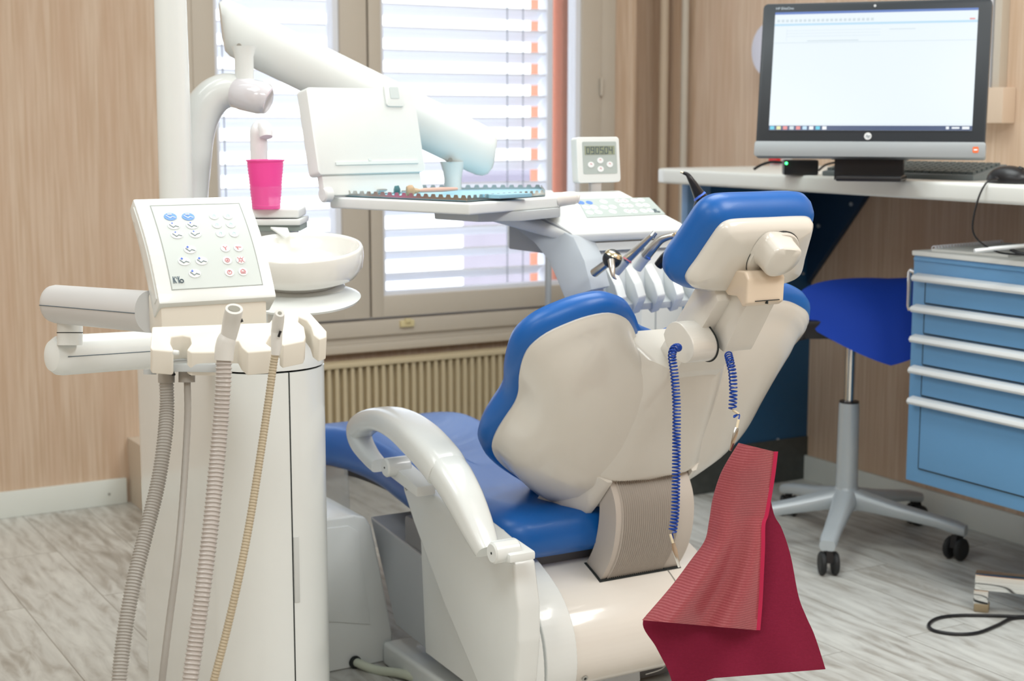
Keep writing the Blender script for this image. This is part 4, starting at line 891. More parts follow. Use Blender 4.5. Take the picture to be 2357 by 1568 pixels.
def hose(label, name, pts, r, pitch, amp, mt, top, sharp=60):
    t = thing(name, pts[0], label, 'hose', 'suction hoses'); last = pts[-1]
    tail = [V((last.x - .01, last.y + .02, last.z - .15)), V((last.x + .03, last.y + .12, .06)), V((last.x + .15, last.y + .33, .035)), V((.90, 2.47, .05))]
    ribbed(pts + tail, r, pitch, amp).obj('hose_tube', mt, t, sharp=25)
    for pn, m2, pp, rr_2, kw in top: MB().tube(pp, rr_2, 24, kw.get('sm', 1), flat=kw.get('flat'), nrm=kw.get('nrm')).obj(pn, m2, t)
    return t
D1 = 2.10
hose('thick grey ribbed hose, leftmost of the four hanging hoses', 'suction_hose', [at(383, 880, D1), at(384, 940, D1), at(378, 1020, 2.08), at(362, 1120, 2.06), at(335, 1230, 2.03), at(308, 1340, 2.0), at(288, 1450, 1.98), at(274, 1568, 1.96), at(266, 1700, 1.96)], .0098, .0042, .0008, hoseg, [('collar', hoseg, [at(383, 850, D1), at(383, 881, D1)], .0113, {})])
hose('thin grey hose, second from left of the four hanging hoses', 'suction_hose', [at(431, 880, D1), at(432, 950, D1), at(428, 1040, 2.09), at(420, 1160, 2.07), at(408, 1290, 2.04), at(391, 1420, 2.02), at(374, 1560, 2.0), at(362, 1700, 2.0)], .0047, .012, .0001, hoseg, [('collar', hoseg, [at(430, 850, D1), at(430, 880, D1)], .0113, {})])
hose('thick ribbed suction hose with oval nozzle, third from left', 'suction_hose', [at(515, 828, 2.03), at(514, 880, 2.03), at(507, 980, 2.03), at(497, 1090, 2.02), at(484, 1220, 2.0), at(468, 1350, 1.98), at(450, 1480, 1.97), at(436, 1580, 1.96), at(424, 1700, 1.96)], .0103, .0058, .0009, mat('hose_pinkgrey', (.46, .42, .39), .38), [
    ('valve_body', mat('valve_grey', (.66, .65, .62), .35), [at(515, 830, 2.03), at(517, 803, 2.03), at(521, 785, 2.03), at(526, 772, 2.03)], [.0125, .013, .0127, .0108], {'sm': 4}),
    ('nozzle', MT['valve_grey'], [at(526, 776, 2.03), at(533, 742, 2.022), at(538, 718, 2.012), at(539, 711, 2.009)], [.0108, .0122, .0120, .0115], {'sm': 4})])
hose('thin yellowed saliva hose, rightmost of the four hanging hoses', 'suction_hose', [at(634, 812, 2.05), at(628, 850, 2.05), at(614, 950, 2.04), at(596, 1070, 2.02), at(575, 1200, 2.0), at(550, 1330, 1.98), at(520, 1460, 1.97), at(492, 1568, 1.96), at(462, 1680, 1.96)], .0052, .004, .0004, hosey, [
    ('valve_body', MT['valve_grey'], [at(634, 818, 2.05), at(636, 795, 2.05), at(637, 760, 2.05)], [.0055, .0075, .0078], {}),
    ('nozzle', MT['valve_grey'], [at(637, 764, 2.05), at(640, 740, 2.044), at(643, 724, 2.037), at(644, 721, 2.035)], [.0078, .0082, .0070, .0062], {})])
hs = [o for o in bpy.data.objects if o.name.startswith('suction_hose')]
m = MB(); d_ = (at(539, 711, 2.009) - at(538, 718, 2.012)).normalized(); c = at(539, 711, 2.009) - d_ * .0006; m.lathe([(.0065, 0), (.0065, .0012)], c, d_, 20, sx=1.25, xdir=(.866, -.5, 0)); m.obj('nozzle_bore', mat('bore_grey', (.25, .24, .20), .6), hs[2])
m = MB(); d_ = (at(644, 721, 2.035) - at(643, 724, 2.037)).normalized(); c = at(644, 721, 2.035) - d_ * .0005; m.lathe([(.0028, 0), (.0028, .001)], c, d_, 16); m.obj('nozzle_bore', MT['bore_grey'], hs[3])
m = MB(); m.tube([at(551, 739, 2.02), at(558, 736, 2.02)], .003, 10); m.obj('valve_lever', black, hs[2]); m = MB(); m.tube([at(646, 762, 2.04), at(643, 770, 2.04), at(641, 776, 2.04)], .0018, 8); m.obj('valve_lever', black, hs[3])
m = MB(); m.tube([at(401, 862, 2.092), at(398, 862, 2.088)], .0022, 8); m.obj('collar_catch', black, hs[0]); m = MB(); m.tube([at(437, 863, 2.088), at(443, 863, 2.088), at(447, 857, 2.09)], .0013, 8); m.obj('collar_catch', black, hs[1])

# ================= DENTAL CHAIR =================
XC = 1.6
ch_ = thing('dental_chair', (XC, 2.6, 0), 'white and blue dental chair seen from behind its reclined backrest', 'dental chair')
B0 = V((XC, 2.46, .45)); tdir = V((0, -.65079, .75926)); nd = V((0, -.75926, -.65079))
half = [(0, .372), (.03, .388), (.075, .412), (.105, .45), (.135, .480), (.175, .496), (.215, .492), (.25, .478), (.285, .456), (.306, .425), (.308, .39), (.298, .345), (.284, .305), (.279, .27), (.284, .23), (.287, .19), (.281, .15), (.255, .108), (.21, .062), (.15, .012), (.09, -.035), (.04, -.062), (0, -.07)]
def sym(h, n=3):
    full_ = h + [(-u, s_) for u, s_ in h[-2:0:-1]]
    P = catmull([V((u, s_, 0)) for u, s_ in full_ + [full_[0]]], n)[:-1]; return [(p.x, p.y) for p in P]
oc = sym(half)
def inset(pts, d):
    n = len(pts); out = []
    for i in range(n):
        a, b = V(pts[i - 1]), V(pts[(i + 1) % n]); t = (b - a).normalized(); nn_ = V((-t.y, t.x)); out.append((pts[i][0] - nn_.x * d, pts[i][1] - nn_.y * d))
    return out
# orientation test so that positive d shrinks
ar = sum(oc[i - 1][0] * oc[i][1] - oc[i][0] * oc[i - 1][1] for i in range(len(oc))); sg = -1 if ar > 0 else 1
sgn_ = lambda d: d * sg
def bp(u, s_, d): return B0 + V((u, 0, 0)) + tdir * s_ + nd * d
def ring(pts, d): return [bp(u, s_, d(u, s_) if callable(d) else d) for u, s_ in pts]
ctr = V((0, .20))
def scl(pts, k, c=ctr): return [(c.x + (u - c.x) * k, c.y + (s_ - c.y) * k) for u, s_ in pts]
# cushion
cr_ = [ring(inset(oc, sgn_(.012)), .004), ring(inset(oc, sgn_(-.004)), -.004), ring(inset(oc, sgn_(-.013)), -.018), ring(inset(oc, sgn_(-.013)), -.032), ring(inset(oc, sgn_(-.004)), -.046), ring(inset(oc, sgn_(.012)), -.054), ring(inset(oc, sgn_(.04)), -.050), ring(scl(inset(oc, sgn_(.04)), .6), -.040), ring(scl(inset(oc, sgn_(.04)), .2), -.036)]
MB().rings(cr_).obj('backrest_cushion', blue, ch_, sharp=70)
# hard shell
def depth(k):  # shell depth over the outline, deeper towards the seat
    return lambda u, s_: k * (.118 - .05 * max(0, min(1, (s_ - .15) / .34))) * (1.0 + .10 * math.exp(-(u / .09) ** 2))
io = oc
sh_r = [ring(inset(io, sgn_(.003)), -.002), ring(inset(io, sgn_(.001)), .003), ring(inset(io, sgn_(.006)), .006), ring(inset(io, sgn_(.010)), .012)]
def smooth_loop(p_, it):
    for _ in range(it): p_ = [((p_[i - 1][0] + 2 * p_[i][0] + p_[(i + 1) % len(p_)][0]) / 4, (p_[i - 1][1] + 2 * p_[i][1] + p_[(i + 1) % len(p_)][1]) / 4) for i in range(len(p_))]
    return p_
def blend(k):
    e = (1 - k) ** .5; n_ = len(oc); out_ = []
    for u, s_ in inset(io, sgn_(.010)):
        a_ = math.atan2(s_ - .20, u); r_ = 1 / math.sqrt((math.cos(a_) / .27) ** 2 + (math.sin(a_) / .25) ** 2)
        eu, es = r_ * math.cos(a_), .20 + r_ * math.sin(a_); out_.append((u + (eu - u) * e, s_ + (es - s_) * e))
    return scl(out_, k)
for k, q in ((.985, .22), (.955, .42), (.90, .62), (.82, .78), (.70, .89), (.54, .96), (.36, .995), (.15, 1.0)): sh_r.append(ring(smooth_loop(blend(k), {.985: 2, .955: 8, .90: 30}.get(k, 80)), depth(q)))
MB().rings(sh_r).obj('back_shell', shellw, ch_, sharp=50)
# raised spine cover, split below by the slot of the ribbed cover
m = MB(); rs = []
for s_, hw, d in ((.428, .066, .066), (.424, .070, .086), (.40, .076, .094), (.34, .088, .104), (.29, .098, .110), (.24, .104, .118), (.18, .110, .132), (.172, .110, .132)):
    row = []
    for t in range(13):
        u = -hw + 2 * hw * t / 12; ed = (abs(t - 6) / 6) ** 5; row.append(bp(u, s_, d - .018 * ed))
    row = [bp(-hw - .022, s_, d - .034)] + row + [bp(hw + .022, s_, d - .034), bp(hw + .034, s_, d - .075), bp(-hw - .034, s_, d - .075)]; rs.append(row)
m.rings(rs)
for sg_ in (-1, 1):
    rs = []
    for s_, o_, i_, d in ((.172, .110, .090, .130), (.10, .114, .090, .128), (.03, .112, .090, .120), (-.03, .104, .088, .108), (-.060, .096, .082, .088), (-.066, .090, .080, .060)):
        rs.append([bp(sg_ * i_, s_, d), bp(sg_ * (i_ + o_) / 2, s_, d - .001), bp(sg_ * o_, s_, d - .012), bp(sg_ * (o_ + .024), s_, d - .032), bp(sg_ * (o_ + .040), s_, d - .075), bp(sg_ * i_, s_, d - .08)])
    m.rings(rs)
m.obj('spine_cover', shellw, ch_, sharp=50)
m = MB(); p = ox(1596, 924, XC); bt = bp(.0, .25, .110)
m = MB(); m.lathe([(.0125, .0), (.0125, .0025), (.0105, .003)], bp(.0, .235, .1105), nd, 28); m.obj('shell_button', mat('button_cream', (.74, .68, .54), .3), ch_, 'round cream cap')
# ribbed bellows cover
m = MB(); prf = [(2.285, .53), (2.264, .495), (2.243, .455), (2.240, .41), (2.252, .36), (2.275, .32), (2.312, .275)]
prf = [V((0, a, b)) for a, b in prf]; prf = catmull(prf, 5); n = len(prf); xs = []; x = XC - .088
rib = []
NR = 27
for i in range(NR * 3 + 1):
    xx = XC - .074 + .128 * i / (NR * 3); rib.append((xx, .0026 if i % 3 == 1 else -.0018))
edge = [(XC - .088, 0), (XC - .078, 0)] + rib + [(XC + .058, 0), (XC + .088, 0)]
rs = []
for p in prf: rs.append([V((xx, p.y - of, p.z)) for xx, of in edge] + [V((XC + .088, p.y + .055, p.z + .012)), V((XC - .088, p.y + .055, p.z + .012))])
m.rings(rs); m.obj('ribbed_cover', ribm, ch_, sharp=25)
# rear housing barrel
def extr(prof, x0, x1, bev): return MB().prism([(x0, a, b) for a, b in prof], (x1 - x0, 0, 0), bev, 3)
def arcprof(pts, n=5):
    P = catmull([V((0, a, b)) for a, b in pts], n); return [(p.y, p.z) for p in P]
hb = arcprof([(2.62, .33), (2.48, .345), (2.40, .338), (2.33, .318), (2.262, .285), (2.218, .24), (2.205, .19), (2.215, .15), (2.245, .125), (2.30, .112), (2.45, .11), (2.6, .115)])
extr(hb, 1.345, 1.76, .006).obj('rear_housing', mat('housing_white_warm_glow', (.80, .76, .70), .16, coat=.4), ch_, sharp=30)  # white housing, warm reflections put into its base colour
hb2 = arcprof([(2.62, .36), (2.42, .372), (2.32, .352), (2.245, .31), (2.203, .25), (2.190, .18), (2.20, .12), (2.24, .095), (2.35, .09), (2.6, .1)])
hb3 = [((a + c) / 2, (b + d) / 2 + .004) for (a, b), (c, d) in zip(arcprof([(2.62, .33), (2.48, .345), (2.40, .338), (2.33, .318), (2.262, .285), (2.218, .24), (2.205, .19), (2.215, .15), (2.245, .125), (2.30, .112)]), arcprof([(2.62, .36), (2.42, .372), (2.37, .366), (2.32, .352), (2.245, .31), (2.203, .25), (2.190, .18), (2.20, .12), (2.24, .095), (2.35, .09)]))]
extr(hb3 + [(2.6, .10)], 1.340, 1.405, .012).obj('housing_ridge', white, ch_, sharp=30)
extr(hb2, 1.302, 1.332, .009).obj('housing_ridge', white, ch_, sharp=30)
# seams + slot on housing
m = MB(); m.prism([(XC - .093, 2.284, .27), (XC - .093, 2.284, .2998), (XC - .093, 2.302, .3085), (XC - .093, 2.338, .3225), (XC - .093, 2.338, .27)], (.186, 0, 0)); m.obj('cover_slot', darkg, ch_)
ms_ = [(a, b) for a, b in hb if a < 2.34]
m = MB(); m.tube([(1.662, a - .0004, b) for a, b in ms_ if b > .17], .0012, 6); m.tube([(1.662, 2.207, .17), (1.655, 2.207, .165), (1.62, 2.2045, .160), (1.608, 2.206, .150), (1.60, 2.214, .135), (1.57, 2.222, .128)], .0012, 6, 4); m.obj('housing_seam', mat('seam_grey', (.25, .24, .22), .6), ch_)
def screw(p, n_, r, parent):
    m = MB(); n_ = V(n_).normalized(); m.lathe([(r, 0), (r, .0012), (r * .8, .0016)], p, n_, 20); o = m.obj('screw', mat('screw_steel', (.5, .5, .48), .3, metal=.8) if 'screw_steel' not in MT else MT['screw_steel'], parent)
    m = MB(); m.lathe([(r * .45, 0), (r * .45, .002)], p, n_, 6); m.obj('screw_socket', darkg, o)
screw(V((1.43, 2.2135, .150)), (0, -1, -.35), .0062, ch_)
# left side cover
pts = [(925, 1106), (932, 1099), (948, 1106), (1040, 1172), (1110, 1226), (1170, 1280), (1180, 1300), (1192, 1400), (1193, 1480), (1186, 1568), (1178, 1640), (1150, 1660), (1122, 1625), (1095, 1568), (1020, 1390), (950, 1200), (928, 1130)]
XS = 1.262
sp_ = [ox(x, y, XS) for x, y in pts]
m = MB(); m.prism(sp_, (.046, 0, 0), .007, 3); m.obj('side_cover', white, ch_, sharp=35)
screw(ox(935, 1122, XS), (-1, 0, 0), .0062, ch_)
# lift arm cover
la = [(2.905, .305), (2.60, .275), (2.30, .25), (2.28, .09), (2.43, .075), (2.785, .10)]
extr(la, 1.325, 1.60, .004).obj('lift_arm_cover', coverg, ch_, 'grey sloping lift cover')
m = MB(); m.bb(1.60, 1.75, 2.35, 2.9, .06, .33, .01); m.obj('lift_frame', mat('frame_dark', (.14, .14, .15), .5), ch_)
# base plate
m = MB(); bpn = [(885, 1500), (905, 1470)]
MB().bb(1.315, 1.76, 2.25, 2.83, 0.0, .052, .010, 3).obj('base_plate', white, ch_)
# foot connection box between tower and chair
m = MB(); m.prism([(1.06, 2.84, 0), (1.345, 2.84, 0), (1.345, 2.84, .06), (1.318, 2.84, .21), (1.298, 2.84, .305), (1.285, 2.84, .325), (1.26, 2.84, .332), (1.06, 2.84, .332)], (0, .40, 0), .008, 3); cbx = m.obj('connection_box', white, ch_, sharp=30)
m = MB(); m.prism([(1.10, 2.837, .135), (1.292, 2.837, .09), (1.268, 2.837, .295), (1.245, 2.837, .312), (1.10, 2.837, .315)], (0, .006, 0), .002); m.obj('box_panel', white, cbx)
m = MB(); hc_ = oy(817, 1524, 2.836); m.lathe([(.0135, 0), (.0135, .003)], hc_, (0, -1, 0), 24); m.obj('cable_opening', darkg, cbx)
MB().tube([hc_ + V((0, .03, 0)), hc_ + V((.006, -.01, -.002)), hc_ + V((.03, -.05, -.008)), hc_ + V((.06, -.12, -.0)), hc_ + V((.10, -.25, 0))], .0095, 16, 6).obj('supply_hose', mat('hose_green', (.62, .66, .54), .35), cbx, 'pale green supply hose')
# seat cushion
so_h = [(.0, 2.305), (.13, 2.305), (.185, 2.315), (.218, 2.36), (.222, 2.45), (.218, 2.56), (.208, 2.70), (.195, 2.83), (.182, 2.95), (.185, 3.06), (.200, 3.16), (.240, 3.30), (.262, 3.42), (.20, 3.47), (0, 3.48)]
sf = so_h + [(-u, y) for u, y in so_h[-2:0:-1]]
P = catmull([V((u, y, 0)) for u, y in sf + [sf[0]]], 3)[:-1]; so_ = [(p.x, p.y) for p in P]
ar2 = sum(so_[i - 1][0] * so_[i][1] - so_[i][0] * so_[i - 1][1] for i in range(len(so_))); s2 = -1 if ar2 > 0 else 1
def zt_(y):
    z = .437
    if y > 2.75: z += .010 * math.sin(min(1, (y - 2.75) / .35) * math.pi * .5)
    if y > 3.15: z -= .75 * (y - 3.15) ** 1.6 * .45
    return z
def sring(d, dz, k=1): 
    q = inset(so_, s2 * d); q = smooth_loop(q, 40) if d > .03 else q; return [V((1.535 + u * k, 2.8 + (y - 2.8) * k, zt_(2.8 + (y - 2.8) * k) + dz)) for u, y in q]
MB().rings([sring(.045, -.088), sring(.015, -.084), sring(.002, -.068), sring(-.001, -.048), sring(.004, -.026), sring(.020, -.008), sring(.042, .0), sring(.052, .001), sring(.052, .0008, .75), sring(.052, .0, .3)]).obj('seat_cushion', blue, ch_, sharp=70)
m = MB(); q = inset(so_, s2 * .05); q = [(u, y) for u, y in q if y < 3.2]; m.rings([[V((1.535 + u, y, zt_(y) - .11)) for u, y in q], [V((1.535 + u, y, zt_(y) - .084)) for u, y in q]]); m.obj('seat_pan', mat('pan_dark', (.12, .12, .13), .5), ch_)
MB().bb(1.33, 1.74, 2.36, 2.75, .28, .345, .01).obj('seat_frame', mat('frame_grey', (.30, .30, .31), .5), ch_)
# clear protective film under the foot end
m = MB(); fpnts = [(1.35, 3.08, .37), (1.35, 3.44, .325), (1.37, 3.46, .06), (1.37, 3.10, .13)]; m.prism(fpnts, (.0015, 0, 0)); m.prism([(1.35, 3.44, .325), (1.85, 3.44, .325), (1.83, 3.46, .06), (1.37, 3.46, .06)], (0, .0015, 0)); m.obj('foot_film', film, ch_, 'clear plastic foot film')
# armrest
XA = 1.225
arm = bpy.data.objects.new('armrest', None)
apx = [(872, 1072), (852, 1050), (832, 1018), (828, 990), (850, 970), (885, 964), (925, 978), (968, 1012), (1012, 1060), (1030, 1088)]
lpx = [(1016, 1066), (1042, 1100), (1070, 1150), (1095, 1205), (1112, 1245), (1122, 1270)]
ap_ = [ox(x, y, XA) for x, y in apx]; lp_ = [ox(x, y, XA) for x, y in lpx]
arm = MB(); arm.tube(ap_, [.014, .016, .020, .023, .022, .023, .025, .028, .030, .029], 24, 6, flat=[.016, .018, .022, .025, .030, .035, .039, .041, .039, .037], nrm=(1, 0, 0), sq=3.2); armo = arm.obj('armrest', white, ch_, sharp=60)
m = MB(); m.tube(lp_, [.0275, .028, .027, .024, .020, .017], 24, 6, flat=[.0355, .035, .032, .028, .024, .020], nrm=(1, 0, 0), sq=3.2); m.obj('armrest_lower', white, armo, sharp=60)
for q, r in (((885, 1077), .0185), ((1131, 1274), .0185)):
    p = ox(*q, XA - .02); m = MB(); m.cyl(p, p + V((.05, 0, 0)), r, 28, bev=.003); jo = m.obj('armrest_joint', white, armo); m = MB(); m.cyl(p - V((.0006, 0, 0)), p + V((.001, 0, 0)), .0022, 10); 
    m.obj('screw_hole', darkg, armo)
p = ox(895, 1080, XA); MB().prism([p + V((.0, .0, .014)), p + V((0, -.12, -.010)), p + V((0, -.12, -.03)), p + V((0, 0, -.014))], (.04, 0, 0), .004).obj('armrest_bracket', whitem, armo)
p = ox(1140, 1270, XA); MB().prism([p + V((.0, .02, .014)), p + V((0, -.05, .006)), p + V((0, -.05, -.008)), p + V((0, .0, -.016))], (.05, 0, 0), .004).obj('armrest_bracket', whitem, armo)
# ---- neck and headrest ----
nkp = [(2.145, .685), (2.11, .715), (2.05, .786), (1.995, .852), (2.01, .885), (2.045, .885), (2.10, .82), (2.185, .72)]
MB().prism([(1.545, a, b) for a, b in nkp], (.105, 0, 0), .004).obj('neck_bar', shellw, ch_)
lk = [(2.012, .762), (2.004, .772), (1.955, .845), (1.947, .864), (1.955, .878), (1.975, .882), (2.0, .87), (2.055, .80), (2.045, .775)]
MB().prism([(1.572, a, b) for a, b in lk], (.060, 0, 0), .003).obj('neck_link', shellw, ch_)
kn = [(2.098, .787), (2.088, .802), (2.068, .812), (2.045, .808), (2.02, .790), (2.012, .772), (2.018, .755), (2.035, .745), (2.058, .748), (2.088, .768)]
kn = [(p.y, p.z) for p in catmull([V((0, a, b)) for a, b in kn + [kn[0]]], 4)[:-1]]
MB().prism([(XC - .090, a, b) for a, b in kn], (.05, 0, 0), .005, 3).obj('pivot_knob', shellw, ch_)
m = MB(); m.prism([(XC - .0405, a, b) for a, b in [(2.054 + (a - 2.054) * 1.05, .778 + (b - .778) * 1.05) for a, b in kn]], (.002, 0, 0)); m.obj('knob_gap', darkg, ch_)
yk = [(2.005, .875), (1.985, .905), (1.945, .905), (1.936, .893), (1.938, .853), (1.950, .846), (1.965, .862), (1.99, .862)]
MB().prism([(XC - .040, a, b) for a, b in yk], (.078, 0, 0), .004, 3).obj('neck_yoke', mat('yoke_warm_glow', (.74, .62, .49), .3), ch_, 'yoke tinted with warm reflected light')  # warm glow reflected onto the bracket is painted into this colour
m = MB(); m.bb(1.577, 1.627, 1.9355, 1.94, .8555, .8567); m.bb(1.600, 1.6025, 1.935, 1.94, .8505, .8555); m.obj('yoke_gap', darkg, ch_)
H0 = V((XC, 2.02, .87)); ht = V((0, -.5547, .8321)); hn = V((0, -.8321, -.5547))
hh = [(0, .150), (.060, .150), (.085, .147), (.098, .135), (.106, .105), (.114, .07), (.121, .045), (.118, .028), (.098, .012), (.05, .002), (0, .0)]
hf = hh + [(-u, s_) for u, s_ in hh[-2:0:-1]]; P = catmull([V((u, s_, 0)) for u, s_ in hf + [hf[0]]], 4)[:-1]; ho = [(p.x, p.y) for p in P]
ar3 = sum(ho[i - 1][0] * ho[i][1] - ho[i][0] * ho[i - 1][1] for i in range(len(ho))); s3 = -1 if ar3 > 0 else 1
def hpnt(u, s_, d): return H0 + V((u, 0, 0)) + ht * s_ + hn * d
def hring(d, dn, k=1): return [hpnt(u * k, .075 + (s_ - .075) * k, dn) for u, s_ in inset(ho, s3 * d)]
MB().rings([hring(.010, .004), hring(-.002, .0), hring(-.012, -.010), hring(-.018, -.026), hring(-.018, -.040), hring(-.008, -.056), hring(.012, -.064), hring(.03, -.062), hring(.03, -.058, .5), hring(.03, -.056, .1)]).obj('headrest_cushion', blue, ch_, sharp=70)
MB().rings([hring(.004, -.002), hring(.001, .002), hring(.003, .012), hring(.010, .020), hring(.015, .024), hring(.015, .0255, .6), hring(.015, .0258, .2)]).obj('headrest_shell', shellw, ch_, sharp=50)
m = MB(); m.lathe([(.049, .0), (.049, .0285), (.047, .031), (.02, .0315)], hpnt(.022, .086, 0), hn, 48); m.obj('headrest_dial', shellw, ch_)
m = MB(); m.lathe([(.0502, .0), (.0502, .0262)], hpnt(.022, .086, 0), hn, 48); m.obj('dial_gap', darkg, ch_)
kc = (.012, .105)
ko = [(-.030, .028), (-.018, .036), (.022, .030), (.034, .018), (.036, -.006), (.024, -.030), (.0, -.042), (-.022, -.038), (-.036, -.016), (-.036, .010)]
P = catmull([V((a, b, 0)) for a, b in ko + [ko[0]]], 4)[:-1]
m = MB(); m.rings([[hpnt(kc[0] + p.x * k, kc[1] + p.y * k * .84, d) for p in P] for k, d in ((1.08, .026), (.97, .031), (.93, .038), (.92, .058), (.89, .0625), (.84, .0645), (.4, .065))]); m.obj('headrest_knob', shellw, ch_, sharp=50)

# ================= BIB AND BIB CHAIN =================
bcn = thing('bib_chain', (1.60, 2.05, .75), 'blue coiled bib chain with two clips hung around the neck bar', 'bib chain')
def helix(path, r, pitch, wr):
    P = catmull(path, 20); L = [0]
    for a, b in zip(P, P[1:]): L.append(L[-1] + (b - a).length)
    turns = L[-1] / pitch; n = int(turns * 12); pts = []; j = 0
    for i in range(n):
        s_ = L[-1] * i / (n - 1)
        while j < len(L) - 2 and L[j + 1] < s_: j += 1
        c = P[j].lerp(P[j + 1], (s_ - L[j]) / max(1e-9, L[j + 1] - L[j])); t = (P[j + 1] - P[j]).normalized(); base = V((.5, .866, .01)); x = (base - t * base.dot(t)).normalized(); y = t.cross(x); a = 2 * math.pi * turns * i / (n - 1)
        pts.append(c + x * r * math.cos(a) + y * r * math.sin(a))
    return MB().tube(pts, wr, 6)
c1 = [at(1562, 800, 2.52), at(1552, 803, 2.50), at(1547, 820, 2.49), at(1552, 860, 2.48), at(1557, 930, 2.47), at(1557, 1010, 2.46), at(1556, 1100, 2.46), at(1554, 1180, 2.46), at(1548, 1225, 2.46)]
helix(c1, .0060, .0056, .0014).obj('coil_cord', cord, bcn)
c2 = [at(1676, 815, 2.54), at(1681, 835, 2.52), at(1686, 860, 2.51), at(1688, 900, 2.50), at(1686, 942, 2.50)]
helix(c2, .0060, .0062, .0014).obj('coil_cord', cord, bcn)
MB().tube([at(1545, 1232, 2.46), at(1549, 1240, 2.46), at(1547, 1228, 2.46)], .0014, 6, 4).obj('cord_end', cord, bcn)
cm = mat('clip_cream', (.72, .62, .44), .35)
def clip(p0, p1, p2):
    d = (p2 - p1).normalized(); s_ = V((.866, -.5, 0)); s_ = (s_ - d * s_.dot(d)).normalized(); n_ = d.cross(s_)
    o = MB().prism([p1 - s_ * .003, p1 + s_ * .003, p1.lerp(p2, .3) + s_ * .0042, p2 + s_ * .0018, p2 - s_ * .0018, p1.lerp(p2, .3) - s_ * .0042], n_ * .0022, .0005).obj('clip', chrome, bcn, 'small metal clip')
    MB().tube([p0, p1 + d * .004], .0022, 8).obj('clip_sleeve', cm, bcn, 'cream sleeve'); return o
clip(at(1543, 1230, 2.455), at(1549, 1250, 2.455), at(1563, 1306, 2.455))
MB().tube([at(1686, 944, 2.50), at(1694, 949, 2.50), at(1700, 953, 2.50)], .0020, 8).obj('clip_sleeve', cm, bcn)
MB().tube([at(1700, 953, 2.50), at(1690, 961, 2.498), at(1690, 957, 2.50), at(1702, 955, 2.50), at(1700, 966, 2.495)], .0012, 6, 4).obj('cord_end', cord, bcn)
clip(at(1700, 966, 2.49), at(1696, 985, 2.485), at(1681, 1038, 2.48))

bib = thing('patient_bib', at(1740, 1040, 2.48), 'dark red paper patient bib hanging from the clip right of the chair', 'bib')
def sheet(outline, th, mt, name, label, fold, n=26, parent=None):
    # outline: left and right edge polylines (px,py) from top to bottom with matching rows
    m = MB(); rows = []; Lf, Rt = outline
    Lp = catmull([V((x, y, 0)) for x, y in Lf], 8); Rp = catmull([V((x, y, 0)) for x, y in Rt], 8); rows_n = len(Lp)
    T = []
    for i in range(rows_n):
        a = Lp[i]; b = Rp[i]; row = []
        for k in range(n + 1):
            t = k / n; q = a.lerp(b, t); row.append(at(q.x, q.y, fold(t, i / (rows_n - 1))))
        T.append(row)
    b_ = m.bm; f = [[b_.verts.new(p) for p in r] for r in T]; g = [[b_.verts.new(p + V((.5, .866, 0)) * th) for p in r] for r in T]
    R_, N_ = rows_n - 1, n
    for i in range(R_):
        for j in range(N_): b_.faces.new((f[i][j], f[i + 1][j], f[i + 1][j + 1], f[i][j + 1])); b_.faces.new((g[i][j], g[i][j + 1], g[i + 1][j + 1], g[i + 1][j]))
    for i in range(R_): b_.faces.new((f[i][0], g[i][0], g[i + 1][0], f[i + 1][0])); b_.faces.new((f[i][N_], f[i + 1][N_], g[i + 1][N_], g[i][N_]))
    for j in range(N_): b_.faces.new((f[0][j], f[0][j + 1], g[0][j + 1], g[0][j])); b_.faces.new((f[R_][j], g[R_][j], g[R_][j + 1], f[R_][j + 1]))
    bmesh.ops.recalc_face_normals(b_, faces=b_.faces); return m.obj(name, mt, parent, label, sharp=60)
fl = [(1700, 1020), (1672, 1065), (1655, 1100), (1640, 1150), (1632, 1200), (1622, 1245), (1590, 1290), (1545, 1350), (1478, 1428)]
fr_ = [(1782, 1040), (1776, 1090), (1768, 1140), (1760, 1185), (1753, 1208), (1752, 1260), (1749, 1330), (1746, 1390), (1741, 1451)]
def f1(t, v): return 2.44 + .022 * v - .030 * t * (1 - t) * 3 * (1 - .4 * v) + .012 * math.cos(6.3 * t * (1 + v)) * v + (.008 if v > .42 else -.008 * math.cos(v * 7)) - .022 * abs(t - .5) * v
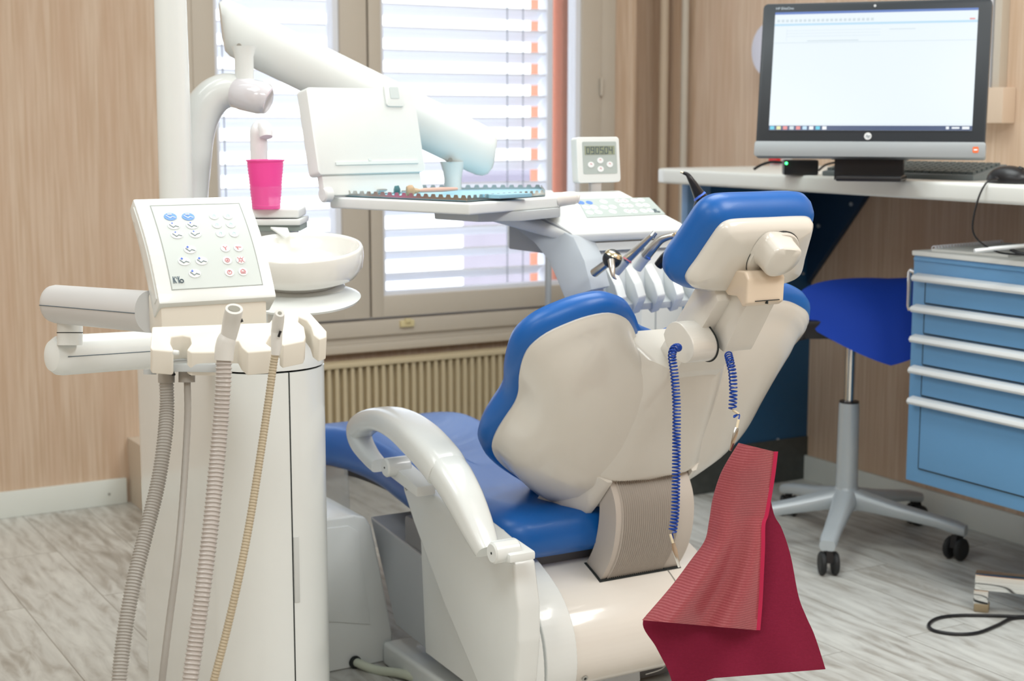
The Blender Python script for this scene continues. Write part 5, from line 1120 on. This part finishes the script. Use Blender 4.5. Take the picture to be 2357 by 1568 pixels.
sheet((fl, fr_), .0008, bibf, 'front_layer', 'pink film coated front layer', f1, parent=bib)
tr = [(x + 9, y) for x, y in fr_]; sheet((fr_, tr), .0009, bibt, 'trim_edge', 'bright crimson edge', lambda t, v: f1(1, v), 2, bib)
bl_ = [(1768, 1130), (1764, 1165), (1756, 1215), (1700, 1300), (1600, 1370), (1480, 1430), (1505, 1482), (1536, 1545), (1550, 1590)]
br_ = [(1772, 1140), (1778, 1175), (1800, 1218), (1822, 1290), (1838, 1370), (1868, 1440), (1884, 1490), (1899, 1538), (1680, 1572)]
bl_ = [(1700, 1100), (1690, 1150), (1640, 1210), (1600, 1300), (1540, 1370), (1480, 1430), (1506, 1484), (1533, 1535), (1548, 1590)]
br_ = [(1770, 1130), (1782, 1185), (1800, 1218), (1820, 1280), (1838, 1372), (1868, 1440), (1882, 1480), (1900, 1539), (1690, 1548)]
br_ = [(1770, 1130), (1782, 1185), (1800, 1218), (1820, 1280), (1838, 1372), (1856, 1420), (1872, 1455), (1886, 1495), (1900, 1540)]
bl_ = [(1700, 1100), (1690, 1150), (1640, 1210), (1600, 1300), (1540, 1370), (1480, 1430), (1510, 1490), (1536, 1540), (1546, 1568)]
def f2(t, v): return 2.475 + .02 * v + .010 * math.sin(5 * t + 2 * v) * v + .004 * math.sin(14 * t) * v
bs = sheet((bl_, br_), .0008, bibb, 'back_layer', 'dark red paper back layer', f2, parent=bib)
# lower hem of the back layer
hl = [(1546, 1568), (1556, 1600)]; 
m = MB(); n = 26; top_ = []; bot_ = []
for k in range(n + 1):
    t = k / n; q = V((1546, 1568)).lerp(V((1900, 1540)), t); yb = max(q.y, 1600 - 65 * min(1, t / .42)) if t < .42 else q.y
    top_.append(at(q.x, q.y, f2(t, 1))); bot_.append(at(q.x + 4 * (1 - t), yb + 1, f2(t, 1)))
for i in range(n):
    m.face([top_[i], bot_[i], bot_[i + 1], top_[i + 1]])
bmesh.ops.remove_doubles(m.bm, verts=m.bm.verts, dist=1e-5); m.obj('back_hem', bibb, bib)
